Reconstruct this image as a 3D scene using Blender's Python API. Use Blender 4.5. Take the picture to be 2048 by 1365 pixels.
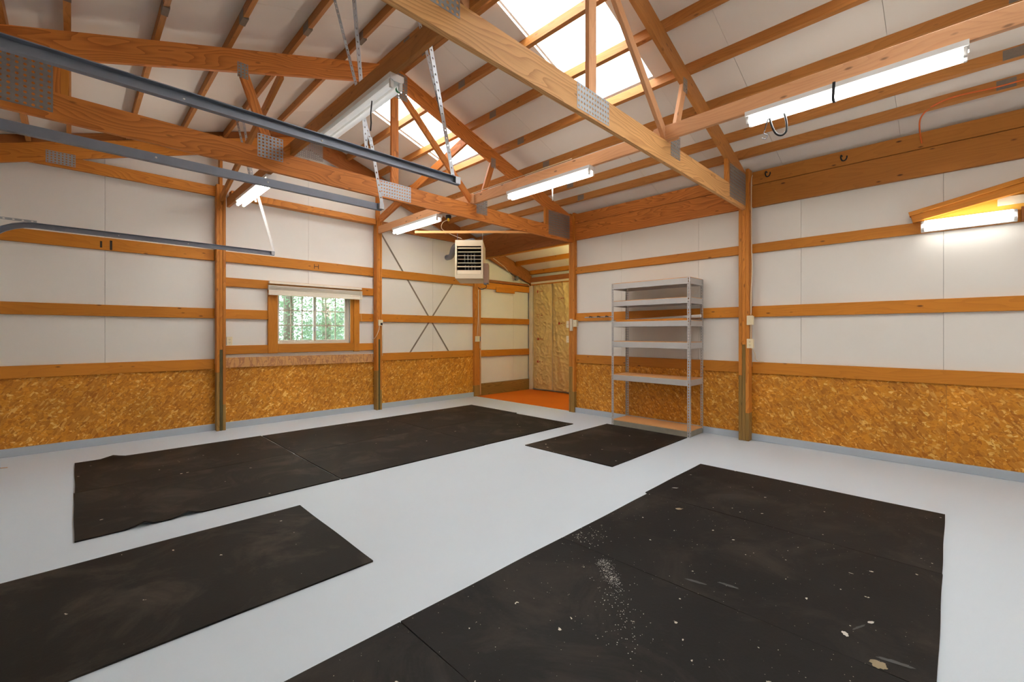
import bpy, bmesh, math, random
from mathutils import Matrix, Vector, noise as mnoise
PI = math.pi
for o in list(bpy.data.objects): bpy.data.objects.remove(o)
S = bpy.context.scene; COL = S.collection
random.seed(7)
# ------------------------------------------------------------------ camera
A = math.radians(45.08)
cd = bpy.data.cameras.new('camera'); cam = bpy.data.objects.new('camera', cd); COL.objects.link(cam)
cam.location = (0, 0, 1.385); cam.rotation_euler = (PI/2, 0, A-PI/2)
cd.sensor_width = 36; cd.lens = 882.4/2048*36; cd.shift_y = -(682.5-667.3)/2048
cd.clip_start = 0.02; cd.clip_end = 200
S.camera = cam
# ------------------------------------------------------------------ exposure, world
S.view_settings.view_transform = 'Standard'; S.view_settings.look = 'None'
S.view_settings.gamma = 1; S.view_settings.use_curve_mapping = False
S.view_settings.exposure = 1.66
TUBE = 9.0          # strength of lit fluorescent tubes
SKY = 3.4
w = bpy.data.worlds.new('world'); S.world = w; w.use_nodes = True
bg = w.node_tree.nodes['Background']; bg.inputs[0].default_value = (0.88, 0.95, 1.0, 1); bg.inputs[1].default_value = SKY

sl = bpy.data.lights.new('sun', 'SUN'); sl.energy = 20; sl.angle = math.radians(3); sl.color = (1, .97, .92)
sun = bpy.data.objects.new('sun', sl); COL.objects.link(sun); sun.rotation_euler = Vector((.25, -.78, .60)).to_track_quat('Z', 'Y').to_euler()
# ------------------------------------------------------------------ node helpers
def lin(c):
    c = [x/255 for x in c]
    return tuple(x/12.92 if x <= .04045 else ((x+.055)/1.055)**2.4 for x in c)+(1,)
class M:
    def __init__(s, name, rough=.6, metal=0, spec=.5):
        s.m = bpy.data.materials.new(name); s.m.use_nodes = True; s.t = s.m.node_tree
        s.b = s.t.nodes['Principled BSDF']; s.set('Roughness', rough); s.set('Metallic', metal); s.set('Specular IOR Level', spec)
    def set(s, k, v): s.b.inputs[k].default_value = v
    def n(s, typ, **kw):
        nd = s.t.nodes.new(typ)
        for k, v in kw.items():
            if k.startswith('i_'):
                k = k[2:]; k = int(k) if k.isdigit() else k.replace('_', ' ')
                if hasattr(v, 'is_output'): s.t.links.new(v, nd.inputs[k])
                else: nd.inputs[k].default_value = v
            else: setattr(nd, k, v)
        return nd
    def link(s, a, b): s.t.links.new(a, b)
    def coord(s, rnd=True, scale=(1, 1, 1), out='Object'):
        tc = s.n('ShaderNodeTexCoord').outputs[out]
        mp = s.n('ShaderNodeMapping', i_0=tc, i_Scale=scale)
        if rnd:
            oi = s.n('ShaderNodeObjectInfo').outputs['Random']
            sc = s.n('ShaderNodeVectorMath', operation='SCALE', i_0=(37., 17., 23.)); s.link(oi, sc.inputs['Scale'])
            s.link(sc.outputs[0], mp.inputs['Location'])
        return mp.outputs[0]
    def ramp(s, fac, stops, interp='LINEAR'):
        r = s.n('ShaderNodeValToRGB', i_0=fac); e = r.color_ramp; e.interpolation = interp
        while len(e.elements) < len(stops): e.elements.new(.5)
        for el, (p, c) in zip(e.elements, stops): el.position = p; el.color = c if len(c) == 4 else (*c, 1)
        return r.outputs[0]
    def noise(s, v, scale, detail=3, rough=.5, dist=0):
        return s.n('ShaderNodeTexNoise', i_Vector=v, i_Scale=scale, i_Detail=detail, i_Roughness=rough, i_Distortion=dist)
    def mix(s, f, a, b, bt='MIX'):
        x = s.n('ShaderNodeMix', data_type='RGBA', blend_type=bt)
        for k, v in ((0, f), (6, a), (7, b)):
            if hasattr(v, 'is_output'): s.link(v, x.inputs[k])
            else: x.inputs[k].default_value = v
        return x.outputs[2]
    def math(s, op, a, b=None, clamp=False):
        x = s.n('ShaderNodeMath', operation=op, use_clamp=clamp)
        for k, v in ((0, a), (1, b)):
            if v is None: continue
            if hasattr(v, 'is_output'): s.link(v, x.inputs[k])
            else: x.inputs[k].default_value = v
        return x.outputs[0]
    def col(s, v):
        if hasattr(v, 'is_output'): s.link(v, s.b.inputs['Base Color'])
        else: s.set('Base Color', v)
    def bump(s, h, st=.2, d=.01):
        b = s.n('ShaderNodeBump', i_Strength=st, i_Distance=d, i_Height=h); s.link(b.outputs[0], s.b.inputs['Normal'])

def wood(name, base, dark, knot=(70, 35, 15), freq=95, ring=.55, rough=.55, knots=.5, stain=None):
    m = M(name, rough, spec=.35); v = m.coord()
    sep = m.n('ShaderNodeSeparateXYZ', i_0=v)
    st = m.n('ShaderNodeVectorMath', operation='MULTIPLY', i_0=v, i_1=(.9, 5, 5)).outputs[0]
    warp = m.noise(st, 1.0, 2, .45).outputs['Fac']
    # distance of rings from a wandering pith, stretched along the board
    u = m.math('ADD', m.math('MULTIPLY', sep.outputs[1], 1.0), m.math('MULTIPLY', sep.outputs[2], .75))
    r = m.math('ADD', u, m.math('MULTIPLY', warp, .42))
    rings = m.math('FRACT', m.math('MULTIPLY', r, freq*.42))
    rings = m.math('POWER', rings, 2.2)
    fine = m.noise(m.n('ShaderNodeVectorMath', operation='MULTIPLY', i_0=v, i_1=(3, 90, 90)).outputs[0], 1.4, 4, .6).outputs['Fac']
    blot = m.noise(m.n('ShaderNodeVectorMath', operation='MULTIPLY', i_0=v, i_1=(1.2, 3, 3)).outputs[0], 1.0, 2).outputs['Fac']
    f = m.math('MULTIPLY', rings, ring)
    f = m.math('ADD', f, m.math('MULTIPLY', m.math('SUBTRACT', fine, .5), .55), True)
    c = m.mix(f, lin(base), lin(dark))
    c = m.mix(m.math('MULTIPLY', m.math('SUBTRACT', blot, .35), 1.1, True), c, lin(tuple(int(x*.86) for x in base)), 'MULTIPLY') if False else c
    oi = m.n('ShaderNodeObjectInfo').outputs['Random']
    hv = m.n('ShaderNodeHueSaturation', i_Color=c)
    m.link(m.math('ADD', m.math('MULTIPLY', oi, .22), m.math('ADD', m.math('MULTIPLY', blot, .30), .74)), hv.inputs['Value'])
    c = hv.outputs[0]
    kv = m.n('ShaderNodeTexVoronoi', i_Vector=m.n('ShaderNodeVectorMath', operation='MULTIPLY', i_0=v, i_1=(4.2, 11, 11)).outputs[0], i_Scale=1.0)
    kf = m.ramp(kv.outputs['Distance'], [(0, (1, 1, 1)), (.06, (1, 1, 1)), (.13, (0, 0, 0))])
    c = m.mix(m.math('MULTIPLY', kf, knots), c, lin(knot))
    if stain:
        sv = m.noise(m.n('ShaderNodeVectorMath', operation='MULTIPLY', i_0=v, i_1=(14, 5, 5)).outputs[0], 1.0, 3, .6, 1.2).outputs['Fac']
        sf = m.ramp(sv, [(0, (0, 0, 0)), (.43, (0, 0, 0)), (.50, (1, 1, 1)), (.56, (.1, .1, .1)), (1, (0, 0, 0))])
        c = m.mix(sf, c, lin(stain)); c = m.mix(.35, c, lin((225, 175, 130)))
    m.col(c); m.bump(fine, .12, .002)
    return m.m
W_GIRT = wood('pine_girt', (204, 130, 38), (162, 88, 18), ring=.26, freq=70, knots=.75)
W_RAIL = wood('pinkish_pine', (224, 168, 120), (188, 122, 78), freq=70, ring=.28, knots=.6)
W_STAIN = wood('stained_pine', (212, 158, 84), (180, 110, 46), stain=(140, 66, 24))
W_TRUSS = wood('fir_truss', (210, 130, 58), (150, 74, 24), freq=95, ring=.62, knots=.45)
W_LIGHT = wood('pale_skylit_pine', (240, 184, 118), (184, 118, 56), freq=80, ring=.6, knots=.4)  # skylight on the nearest truss chord put into a paler wood; strut shares it
W_PURLIN = wood('pine_purlin', (184, 122, 60), (132, 80, 30), freq=70, ring=.3)
W_POST = wood('post_fir', (206, 132, 50), (160, 86, 24), freq=95, ring=.55)
W_TREAT = wood('treated_pine', (158, 122, 62), (112, 84, 38), freq=80, ring=.6)
W_GREEN = wood('weathered_green_ply', (92, 84, 50), (62, 56, 34), ring=.5)
W_BEAM = wood('beam_pine', (186, 120, 48), (150, 88, 28), freq=60, ring=.3, knots=.85)
W_BEAMD = wood('dark_beam_pine', (166, 102, 48), (116, 64, 24), freq=60, ring=.4)
W_SHELF = wood('particle_board', (216, 162, 106), (186, 130, 74), ring=.15, knots=.1)

def osb():
    m = M('osb', .6, spec=.3); v = m.coord()
    wp = m.noise(v, 2.2, 3).outputs['Color']
    def layer(rot, sc, wamt):
        d = m.mix(wamt, v, wp)
        mp = m.n('ShaderNodeMapping', i_0=d, i_Rotation=(0, 0, 0), i_Scale=(1, 1, 1))
        mp.inputs['Rotation'].default_value = (rot, rot, rot)
        m2 = m.n('ShaderNodeMapping', i_0=mp.outputs[0]); m2.inputs['Scale'].default_value = sc
        return m.n('ShaderNodeTexVoronoi', i_Vector=m2.outputs[0], i_Scale=1.0, feature='F1')
    a = layer(.5, (9, 62, 34), .03); b = layer(1.35, (58, 11, 34), .03); c_ = layer(2.4, (16, 34, 66), .03)
    tone = lambda l, lo, md, hi: m.ramp(m.n('ShaderNodeSeparateColor', i_0=l.outputs['Color']).outputs[0], [(0, lin(lo)), (.45, lin(md)), (.8, lin(md)), (1, lin(hi))])
    ca = tone(a, (184, 110, 26), (216, 144, 42), (244, 196, 108))
    cb = tone(b, (196, 120, 30), (222, 150, 48), (246, 200, 116))
    cc = tone(c_, (176, 106, 30), (204, 134, 44), (228, 170, 84))
    s1 = m.ramp(m.noise(v, 20, 3).outputs['Fac'], [(.48, (0, 0, 0)), (.51, (1, 1, 1))])
    s2 = m.ramp(m.noise(v, 15, 3, .5, .6).outputs['Fac'], [(.50, (0, 0, 0)), (.52, (1, 1, 1))])
    c = m.mix(s2, m.mix(s1, ca, cb), cc)
    ed = m.ramp(b.outputs['Distance'], [(0, (0, 0, 0)), (.75, (0, 0, 0)), (.95, (1, 1, 1))])
    c = m.mix(m.math('MULTIPLY', ed, .22), c, lin((110, 56, 14)))
    dk = m.ramp(m.noise(v, 34, 3, .6).outputs['Fac'], [(.62, (0, 0, 0)), (.70, (1, 1, 1))])
    c = m.mix(m.math('MULTIPLY', dk, .35), c, lin((122, 64, 18)))
    bl = m.noise(v, 1.7, 2).outputs['Fac']
    hv = m.n('ShaderNodeHueSaturation', i_Color=c); m.link(m.math('ADD', m.math('MULTIPLY', bl, .62), .66), hv.inputs['Value'])
    m.col(hv.outputs[0]); m.bump(a.outputs['Distance'], .15, .003)
    return m.m
OSB = osb()
def simple(name, c, rough=.6, metal=0, spec=.5, nz=0, sc=3, bump=0):
    m = M(name, rough, metal, spec)
    if nz:
        v = m.coord(); f = m.noise(v, sc, 4, .6).outputs['Fac']
        hv = m.n('ShaderNodeHueSaturation', i_Color=lin(c)); m.link(m.math('ADD', m.math('MULTIPLY', f, nz), 1-nz/2), hv.inputs['Value'])
        m.col(hv.outputs[0])
        if bump: m.bump(m.noise(v, sc*8, 3).outputs['Fac'], bump, .004)
    else: m.col(lin(c))
    return m.m
FOAM = simple('white_foam_board', (232, 228, 220), .75, spec=.2, nz=.05, sc=1.5, bump=.04)
FOAM_C = simple('ceiling_foam_board', (230, 220, 208), .75, spec=.2, nz=.05, sc=1.5)
DARK = simple('shadow_backing', (84, 66, 50), .9)
BASE = simple('painted_skirt', (176, 186, 196), .5, nz=.07, sc=4)
def floor_mat():
    m = M('painted_concrete', .42, spec=.35); v = m.coord(False)
    f = m.noise(v, 1.3, 5, .6).outputs['Fac']; g = m.noise(v, 14, 4, .65).outputs['Fac']
    c = m.mix(f, lin((198, 210, 220)), lin((206, 217, 226)))
    sp = m.ramp(m.noise(v, 9, 6, .75).outputs['Fac'], [(.70, (0, 0, 0)), (.78, (1, 1, 1))])
    c = m.mix(m.math('MULTIPLY', sp, .35), c, lin((186, 182, 174)))
    m.col(c); m.bump(g, .08, .004)
    m.link(m.math('ADD', m.math('MULTIPLY', f, .2), .36), m.b.inputs['Roughness'])
    return m.m
FLOOR = floor_mat()
def mat_mat(name, c1, c2, flecks, dust):
    m = M(name, .6, spec=.2); v = m.coord()
    f = m.noise(v, 1.6, 4, .6, .4).outputs['Fac']; g = m.noise(v, 60, 3).outputs['Fac']
    c = m.mix(m.ramp(f, [(.4, (0, 0, 0)), (.72, (1, 1, 1))]), lin(c1), lin(c2))
    du = m.ramp(m.noise(v, 1.9, 6, .66, .8).outputs['Fac'], [(.50, (0, 0, 0)), (.78, (1, 1, 1))])
    c = m.mix(m.math('MULTIPLY', du, dust), c, lin((112, 101, 88)))
    vo = m.n('ShaderNodeTexVoronoi', i_Vector=m.mix(.05, v, m.noise(v, 26, 3).outputs['Color']), i_Scale=22.)
    rnd = m.n('ShaderNodeSeparateColor', i_0=vo.outputs['Color'])
    fl = m.math('LESS_THAN', vo.outputs['Distance'], m.math('MULTIPLY', m.math('SUBTRACT', rnd.outputs[0], 1-flecks, True), .55/flecks*.32))
    c = m.mix(fl, c, lin((214, 208, 192)))
    vo2 = m.n('ShaderNodeTexVoronoi', i_Vector=v, i_Scale=75.)
    r2 = m.n('ShaderNodeSeparateColor', i_0=vo2.outputs['Color'])
    fl2 = m.math('LESS_THAN', vo2.outputs['Distance'], m.math('MULTIPLY', m.math('SUBTRACT', r2.outputs[1], 1-flecks*.7, True), 1.6))
    c = m.mix(fl2, c, lin((170, 164, 150)))
    m.col(c); m.bump(g, .25, .002)
    return m.m
MAT_A = mat_mat('rubber_brown', (31, 28, 25), (18, 16, 15), .05, .40)
MAT_B = mat_mat('rubber_black', (28, 26, 25), (17, 16, 16), .16, .22)
GALV = simple('galvanised_steel', (168, 172, 176), .38, .85, nz=.35, sc=18)
GALVD = simple('track_steel', (128, 134, 146), .42, .55, nz=.3, sc=14)
PLATE = simple('nail_plate_steel', (172, 176, 180), .5, .6, nz=.2, sc=25)
PLATED = simple('dull_plate_steel', (150, 146, 142), .5, .4, nz=.4, sc=30)
TAPE = simple('splice_plate', (136, 124, 112), .5, .5, nz=.4, sc=30)
RACK = simple('rack_grey_steel', (190, 188, 186), .45, .25, nz=.12, sc=8)
RACKD = simple('dusty_galvanised', (150, 146, 132), .6, .3, nz=.35, sc=12)
WHITE = simple('white_enamel', (225, 224, 220), .4)
HEAT = simple('beige_enamel', (222, 206, 176), .45)
HEATD = simple('taupe_enamel', (168, 134, 112), .5)
NEARBLK = simple('dark_interior', (38, 34, 32), .8)  # even near-black for the heater inside and the thermostat dial
ALMOND = simple('almond_plastic', (236, 222, 186), .4)
SLOT = simple('slot_dark', (70, 58, 44), .6)
CABLE = simple('white_cable', (226, 210, 180), .5)
BLACK = simple('black_rubber', (22, 24, 26), .5)
ORC = simple('orange_cord', (226, 110, 44), .5)
YEL = simple('yellow_plug', (230, 190, 40), .5)
BLUEP = simple('blue_plastic', (60, 96, 120), .5)
GREENP = simple('green_ring', (20, 130, 70), .4)
def or_mat():
    m = M('orange_floor_paint', .6, spec=.3); v = m.coord(False); f = m.noise(v, 2, 4).outputs['Fac']
    m.col(m.mix(f, lin((226, 118, 14)), lin((212, 104, 10)))); return m.m
ORANGE = or_mat()
def kraft():
    m = M('kraft_facing', .42, spec=.45); v = m.coord()
    f = m.noise(v, 5, 5, .6, .5).outputs['Fac']
    c = m.mix(f, lin((230, 204, 140)), lin((206, 174, 108)))
    sp = m.ramp(m.noise(v, 7, 3, .6, 1.5).outputs['Fac'], [(.70, (0, 0, 0)), (.76, (1, 1, 1))])
    c = m.mix(m.math('MULTIPLY', sp, .5), c, lin((120, 66, 28)))
    m.col(c); m.bump(m.noise(v, 9, 5, .6, 1.2).outputs['Fac'], .35, .02); return m.m
KRAFT = kraft()
RED = simple('red_print', (176, 84, 56), .6)
INK = simple('black_stamp_ink', (44, 34, 22), .7)
VINYL = simple('window_vinyl', (206, 198, 184), .45)
BLIND = simple('bamboo_blind', (236, 226, 206), .6, nz=.15, sc=20)
TRIMW = simple('white_trim', (226, 214, 186), .6)
def leafm():
    m = M('hazy_leaf', .6); oi = m.noise(m.coord(False), 1.5, 2).outputs['Fac']
    m.col(m.mix(oi, lin((96, 122, 96)), lin((134, 158, 128))))  # greens paled so the haze of the window sits in the colour
    tr = m.n('ShaderNodeBsdfTranslucent', i_0=lin((120, 146, 112)))
    mx = m.n('ShaderNodeMixShader', i_0=.5); m.link(m.b.outputs[0], mx.inputs[1]); m.link(tr.outputs[0], mx.inputs[2])
    m.link(mx.outputs[0], m.t.nodes['Material Output'].inputs[0]); return m.m
LEAF = leafm()
BARK = simple('bark', (128, 112, 104), .9, nz=.4, sc=9)
LAWN = simple('lawn', (110, 140, 80), .9, nz=.4, sc=3)
SHED = simple('grey_siding', (150, 158, 172), .8)
SHEDR = simple('grey_shingle', (110, 112, 120), .9)
def tube_mat(name, c, s):
    m = M(name, .3); m.col((.9, .9, .9, 1)); m.set('Emission Color', c); m.set('Emission Strength', s); return m.m
TUBE_ON = tube_mat('lit_tube', (1, .965, .92, 1), TUBE)
TUBE_WARM = tube_mat('lit_warm_tube', (1, .92, .42, 1), TUBE*1.2)
TUBE_DIM = tube_mat('dim_tube', (1, .98, .92, 1), .1)
def glass():
    m = M('pane_glass'); t = m.t; t.nodes.remove(m.b)
    tr = m.n('ShaderNodeBsdfTransparent', i_0=(.93, .96, .95, 1)); gl = m.n('ShaderNodeBsdfGlossy', i_Roughness=.02)
    mx = m.n('ShaderNodeMixShader', i_0=.07, i_1=tr.outputs[0], i_2=gl.outputs[0])
    m.link(mx.outputs[0], t.nodes['Material Output'].inputs[0]); return m.m
GLASS = glass()
def skyl():
    m = M('translucent_panel'); t = m.t; t.nodes.remove(m.b)
    a = m.n('ShaderNodeBsdfTranslucent', i_0=(.9, .9, .9, 1)); b = m.n('ShaderNodeBsdfDiffuse', i_0=(.85, .85, .85, 1))
    mx = m.n('ShaderNodeMixShader', i_0=.25, i_1=a.outputs[0], i_2=b.outputs[0])
    m.link(mx.outputs[0], t.nodes['Material Output'].inputs[0]); return m.m
SKYP = skyl()

# ------------------------------------------------------------------ object helpers
WM = {}
def tagp(o, label=None, cat=None, group=None, kind=None):
    for k, v in (('label', label), ('category', cat), ('group', group), ('kind', kind)):
        if v: o[k] = v
    return o
def place(o, mw, parent=None):
    COL.objects.link(o); WM[o.name] = mw.copy()
    if parent is not None:
        o.parent = parent; o.matrix_basis = WM[parent.name].inverted() @ mw
    else: o.matrix_basis = mw
    return o
def thing(name, loc, label, cat, group=None, rz=0):
    o = bpy.data.objects.new(name, None); o.empty_display_size = .1
    place(o, Matrix.Translation(loc) @ Matrix.Rotation(rz, 4, 'Z')); return tagp(o, label, cat, group)
def mesh_obj(name, bm, mat, mw=Matrix.Identity(4), parent=None, smooth=False):
    me = bpy.data.meshes.new(name)
    bmesh.ops.recalc_face_normals(bm, faces=bm.faces)
    bm.to_mesh(me); bm.free()
    for m in (mat if isinstance(mat, (list, tuple)) else [mat]): me.materials.append(m)
    if smooth:
        for p in me.polygons: p.use_smooth = True
    return place(bpy.data.objects.new(name, me), mw, parent)
def box_bm(bm, lo, hi, bev=0, mi=0):
    lo = Vector(lo); hi = Vector(hi)
    r = bmesh.ops.create_cube(bm, size=1); vs = r['verts']
    for v in vs: v.co = Vector([lo[i]+(v.co[i]+.5)*(hi[i]-lo[i]) for i in range(3)])
    fs = {f for v in vs for f in v.link_faces}
    for f in fs: f.material_index = mi
    if bev:
        es = list({e for v in vs for e in v.link_edges})
        bmesh.ops.bevel(bm, geom=es, offset=bev, segments=1, affect='EDGES')
def box(name, lo, hi, mat, parent=None, bev=.0, axis=None):
    """world aligned box; long axis becomes local X so the grain follows it"""
    lo = Vector(lo); hi = Vector(hi); d = hi-lo; c = (lo+hi)/2
    if axis is None: axis = max(range(3), key=lambda i: d[i])
    R = {0: Matrix.Identity(3), 1: Matrix(((0, 1, 0), (1, 0, 0), (0, 0, -1))).transposed(), 2: Matrix(((0, 0, 1), (0, 1, 0), (-1, 0, 0))).transposed()}[axis]
    if axis == 1: R = Matrix(((0, -1, 0), (1, 0, 0), (0, 0, 1)))
    if axis == 2: R = Matrix(((0, 0, -1), (0, 1, 0), (1, 0, 0)))
    ld = R.transposed() @ d; ld = Vector([abs(x) for x in ld])
    bm = bmesh.new(); box_bm(bm, -ld/2, ld/2, bev)
    return mesh_obj(name, bm, mat, Matrix.Translation(c) @ R.to_4x4(), parent)
def beam(name, p0, p1, wd, ht, mat, parent=None, up=(0, 0, 1), bev=.002):
    """box along p0-p1, wd sideways, ht along up"""
    p0 = Vector(p0); p1 = Vector(p1); x = (p1-p0).normalized(); y = Vector(up).cross(x).normalized(); z = x.cross(y)
    R = Matrix((x, y, z)).transposed(); L = (p1-p0).length
    bm = bmesh.new(); box_bm(bm, (-L/2, -wd/2, -ht/2), (L/2, wd/2, ht/2), bev)
    return mesh_obj(name, bm, mat, Matrix.Translation((p0+p1)/2) @ R.to_4x4(), parent)
def prism(name, pts, y0, y1, mat, parent=None, ang=0):
    """polygon in world XZ extruded along Y; ang = grain direction"""
    R = Matrix.Rotation(-ang, 4, 'Y'); o = Vector((pts[0][0], y0, pts[0][1])); mw = Matrix.Translation(o) @ R; inv = mw.inverted()
    bm = bmesh.new()
    a = [bm.verts.new(inv @ Vector((x, y0, z))) for x, z in pts]; b = [bm.verts.new(inv @ Vector((x, y1, z))) for x, z in pts]
    bm.faces.new(a); bm.faces.new(b[::-1])
    for i in range(len(a)): bm.faces.new((a[i], b[i], b[(i+1) % len(a)], a[(i+1) % len(a)]))
    return mesh_obj(name, bm, mat, mw, parent)
def tube_bm(bm, pts, r, n=8, mi=0):
    pts = [Vector(p) for p in pts]; prev = None; rings = []
    nrm = None
    for i, p in enumerate(pts):
        t = ((pts[min(i+1, len(pts)-1)]-pts[max(i-1, 0)])).normalized()
        if nrm is None: nrm = t.orthogonal().normalized()
        nrm = (nrm-t*nrm.dot(t)).normalized(); bn = t.cross(nrm)
        rings.append([bm.verts.new(p+r*(math.cos(2*PI*k/n)*nrm+math.sin(2*PI*k/n)*bn)) for k in range(n)])
    for a, b in zip(rings, rings[1:]):
        for k in range(n):
            f = bm.faces.new((a[k], a[(k+1) % n], b[(k+1) % n], b[k])); f.material_index = mi; f.smooth = True
    for rg in (rings[0], rings[-1]):
        f = bm.faces.new(rg); f.material_index = mi
def tube(name, pts, r, mat, parent=None, n=8):
    o = Vector(pts[0]); bm = bmesh.new(); tube_bm(bm, [Vector(p)-o for p in pts], r, n)
    return mesh_obj(name, bm, mat, Matrix.Translation(o), parent)
def smoothpath(pts, k=6):
    pts = [Vector(p) for p in pts]; out = []
    for i in range(len(pts)-1):
        p0 = pts[max(i-1, 0)]; p1 = pts[i]; p2 = pts[i+1]; p3 = pts[min(i+2, len(pts)-1)]
        for j in range(k):
            t = j/k
            out.append(.5*((2*p1)+(-p0+p2)*t+(2*p0-5*p1+4*p2-p3)*t*t+(-p0+3*p1-3*p2+p3)*t**3))
    return out+[pts[-1]]
def holed_bm(bm, O, U, V, nu, nv, pu, pv, r, n=8, slot=1.0, t=None, mi=0):
    """plate with nu x nv holes; cells pu x pv; r hole radius, slot stretches it along U"""
    O = Vector(O); U = Vector(U); V = Vector(V)
    for i in range(nu):
        for j in range(nv):
            c = O+U*pu*(i+.5)+V*pv*(j+.5); outer = []; inner = []
            for k in range(n):
                a = 2*PI*(k+.5)/n; ca, sa = math.cos(a), math.sin(a); m = max(abs(ca), abs(sa))
                outer.append(bm.verts.new(c+U*(ca/m*pu/2)+V*(sa/m*pv/2)))
                inner.append(bm.verts.new(c+U*(ca*r*slot)+V*(sa*r)))
            cor = [bm.verts.new(c+U*sx*pu/2+V*sy*pv/2) for sx, sy in ((1, 1), (-1, 1), (-1, -1), (1, -1))]
            q = n//4
            for k in range(n):
                k2 = (k+1) % n
                ang = 2*PI*(k+.5)/n; ang2 = 2*PI*(k+1.5)/n
                # corner lies between k and k2 when the 45deg multiple is inside
                hit = None
                for ci, ca in enumerate((PI/4, 3*PI/4, 5*PI/4, 7*PI/4)):
                    if ang < ca-1e-6 < ang2 or ang < ca+2*PI-1e-6 < ang2: hit = cor[ci]
                vs = [inner[k], outer[k]]+([hit] if hit else [])+[outer[k2], inner[k2]]
                f = bm.faces.new(vs); f.material_index = mi
def holed(name, O, U, V, nu, nv, pu, pv, r, mat, parent=None, slot=1.0, thick=.0015, n=8):
    bm = bmesh.new(); holed_bm(bm, (0, 0, 0), U, V, nu, nv, pu, pv, r, n, slot)
    bmesh.ops.remove_doubles(bm, verts=bm.verts, dist=1e-5)
    o = mesh_obj(name, bm, mat, Matrix.Translation(O), parent)
    md = o.modifiers.new('thickness', 'SOLIDIFY'); md.thickness = thick; md.offset = 0
    return o
def slotted_angle(name, p0, p1, wd, mat, parent=None, side=(0, 1, 0), side2=None, pitch=.05, r=.006, slot=1.3):
    """perforated L-angle from p0 to p1"""
    p0 = Vector(p0); p1 = Vector(p1); L = (p1-p0).length; U = (p1-p0)/L
    V = Vector(side); V = (V-U*V.dot(U)).normalized(); V2 = U.cross(V)
    n = max(2, round(L/pitch)); bm = bmesh.new()
    holed_bm(bm, (0, 0, 0), U, V, n, 1, L/n, wd, r, 8, slot)
    if side2 is not False: holed_bm(bm, (0, 0, 0), U, V2, n, 1, L/n, wd, r, 8, slot)
    bmesh.ops.remove_doubles(bm, verts=bm.verts, dist=1e-5)
    o = mesh_obj(name, bm, mat, Matrix.Translation(p0), parent)
    md = o.modifiers.new('thickness', 'SOLIDIFY'); md.thickness = .0025; md.offset = 0
    return o
def join_struct(name, boxes, mat, label=None):
    bm = bmesh.new()
    for lo, hi in boxes: box_bm(bm, lo, hi)
    o = mesh_obj(name, bm, mat); o['kind'] = 'structure'
    if label: o['label'] = label
    return o

# ------------------------------------------------------------------ room constants
RX = 2.74; SL = .335; SA = math.atan(SL)
def roofz(x, top=4.695): return top-SL*abs(x-RX)
XL, XR, YB, YF = -.92, 6.30, -3.7, 7.50
# ------------------------------------------------------------------ floor
join_struct('floor', [((XL-.2, YB-.2, -.15), (8.3, YF+.3, 0))], FLOOR, 'pale grey painted concrete floor')
oc = box('orange_floor_area', (6.30, 4.83, 0.0005), (8.07, 7.43, .004), ORANGE); tagp(oc, 'orange painted floor of the far corner alcove', 'floor covering')

# ------------------------------------------------------------------ walls
WX0, WX1, WZ0, WZ1 = 2.276, 3.46, 1.20, 2.06   # window hole
wl = join_struct('wall_left', [((XL-.1, 7.56, 0), (WX0, 7.66, 2.85)), ((WX1, 7.56, 0), (8.3, 7.66, 2.85)), ((WX0, 7.56, 0), (WX1, 7.66, WZ0)), ((WX0, 7.56, WZ1), (WX1, 7.66, 2.85)), ], DARK, 'end wall of white foam board, pine girts and OSB with a window')
prism('gable_backing', [(XL-.1, 2.85), (8.3, 2.85), (8.3, 2.9), (RX, roofz(RX)+.1), (XL-.1, roofz(XL)+.06)], 7.56, 7.66, DARK, wl)
def foam_y(x0, x1, z0=.95, win=None):
    zt = lambda x: roofz(x)-.003
    top = [(x1, zt(x1))]+([(RX, zt(RX))] if x0 < RX < x1 else [])+[(x0, zt(x0))]
    if win == 'L': pts = [(x0, z0), (x1, z0), (x1, WZ0), (WX0, WZ0), (WX0, WZ1), (x1, WZ1)]+top
    elif win == 'R': pts = [(x0, z0), (x1, z0)]+top+[(x0, WZ1), (WX1, WZ1), (WX1, WZ0), (x0, WZ0)]
    else: pts = [(x0, z0), (x1, z0)]+top
    prism('foam_panel', pts, 7.50, 7.55, FOAM, wl)
g = .0014
for a, b, wn in ((XL, .292, None), (.292, 1.515, None), (1.515, 2.753, 'L'), (2.753, 3.96, 'R'), (3.96, 5.2, None), (5.2, 6.40, None)): foam_y(a+g, b-g, win=wn)
for a, b in ((6.40, 7.52), (7.52, 8.05)): foam_y(a+g, b-g, .2)
for a, b in ((XL, .306), (.306, 1.50), (1.50, 2.834), (2.834, 3.93), (3.93, 5.206), (5.206, 6.36)):
    box('osb_panel', (a+g/2, 7.487, .07), (b-g/2, 7.499, .90), OSB, wl, axis=0)
def girt_y(x0, x1, z0, z1, mat=W_GIRT, y=7.465, nm='girt', th=.038): return box(nm, (x0, y, z0), (x1, y+th, z1), mat, wl, .003, 0)
for a, b in ((XL, 1.444), (1.559, 3.885), (3.99, 6.245)):
    if a != 1.559: girt_y(a, b, .877, 1.018); girt_y(a, b, 1.60, 1.742)
    girt_y(a, b, 2.425, 2.578)
sg = beam('girt', (1.559, 7.481, .958), (3.885, 7.481, .940), .034, .148, W_STAIN, wl); sg['label'] = 'water-stained pale girt'
girt_y(1.559, 3.885, 2.07, 2.20)
girt_y(1.559, 2.138, 1.60, 1.738); girt_y(3.613, 3.885, 1.60, 1.738)
girt_y(1.559, 2.138, 1.080, 1.207); girt_y(3.613, 3.885, 1.080, 1.207)
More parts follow.
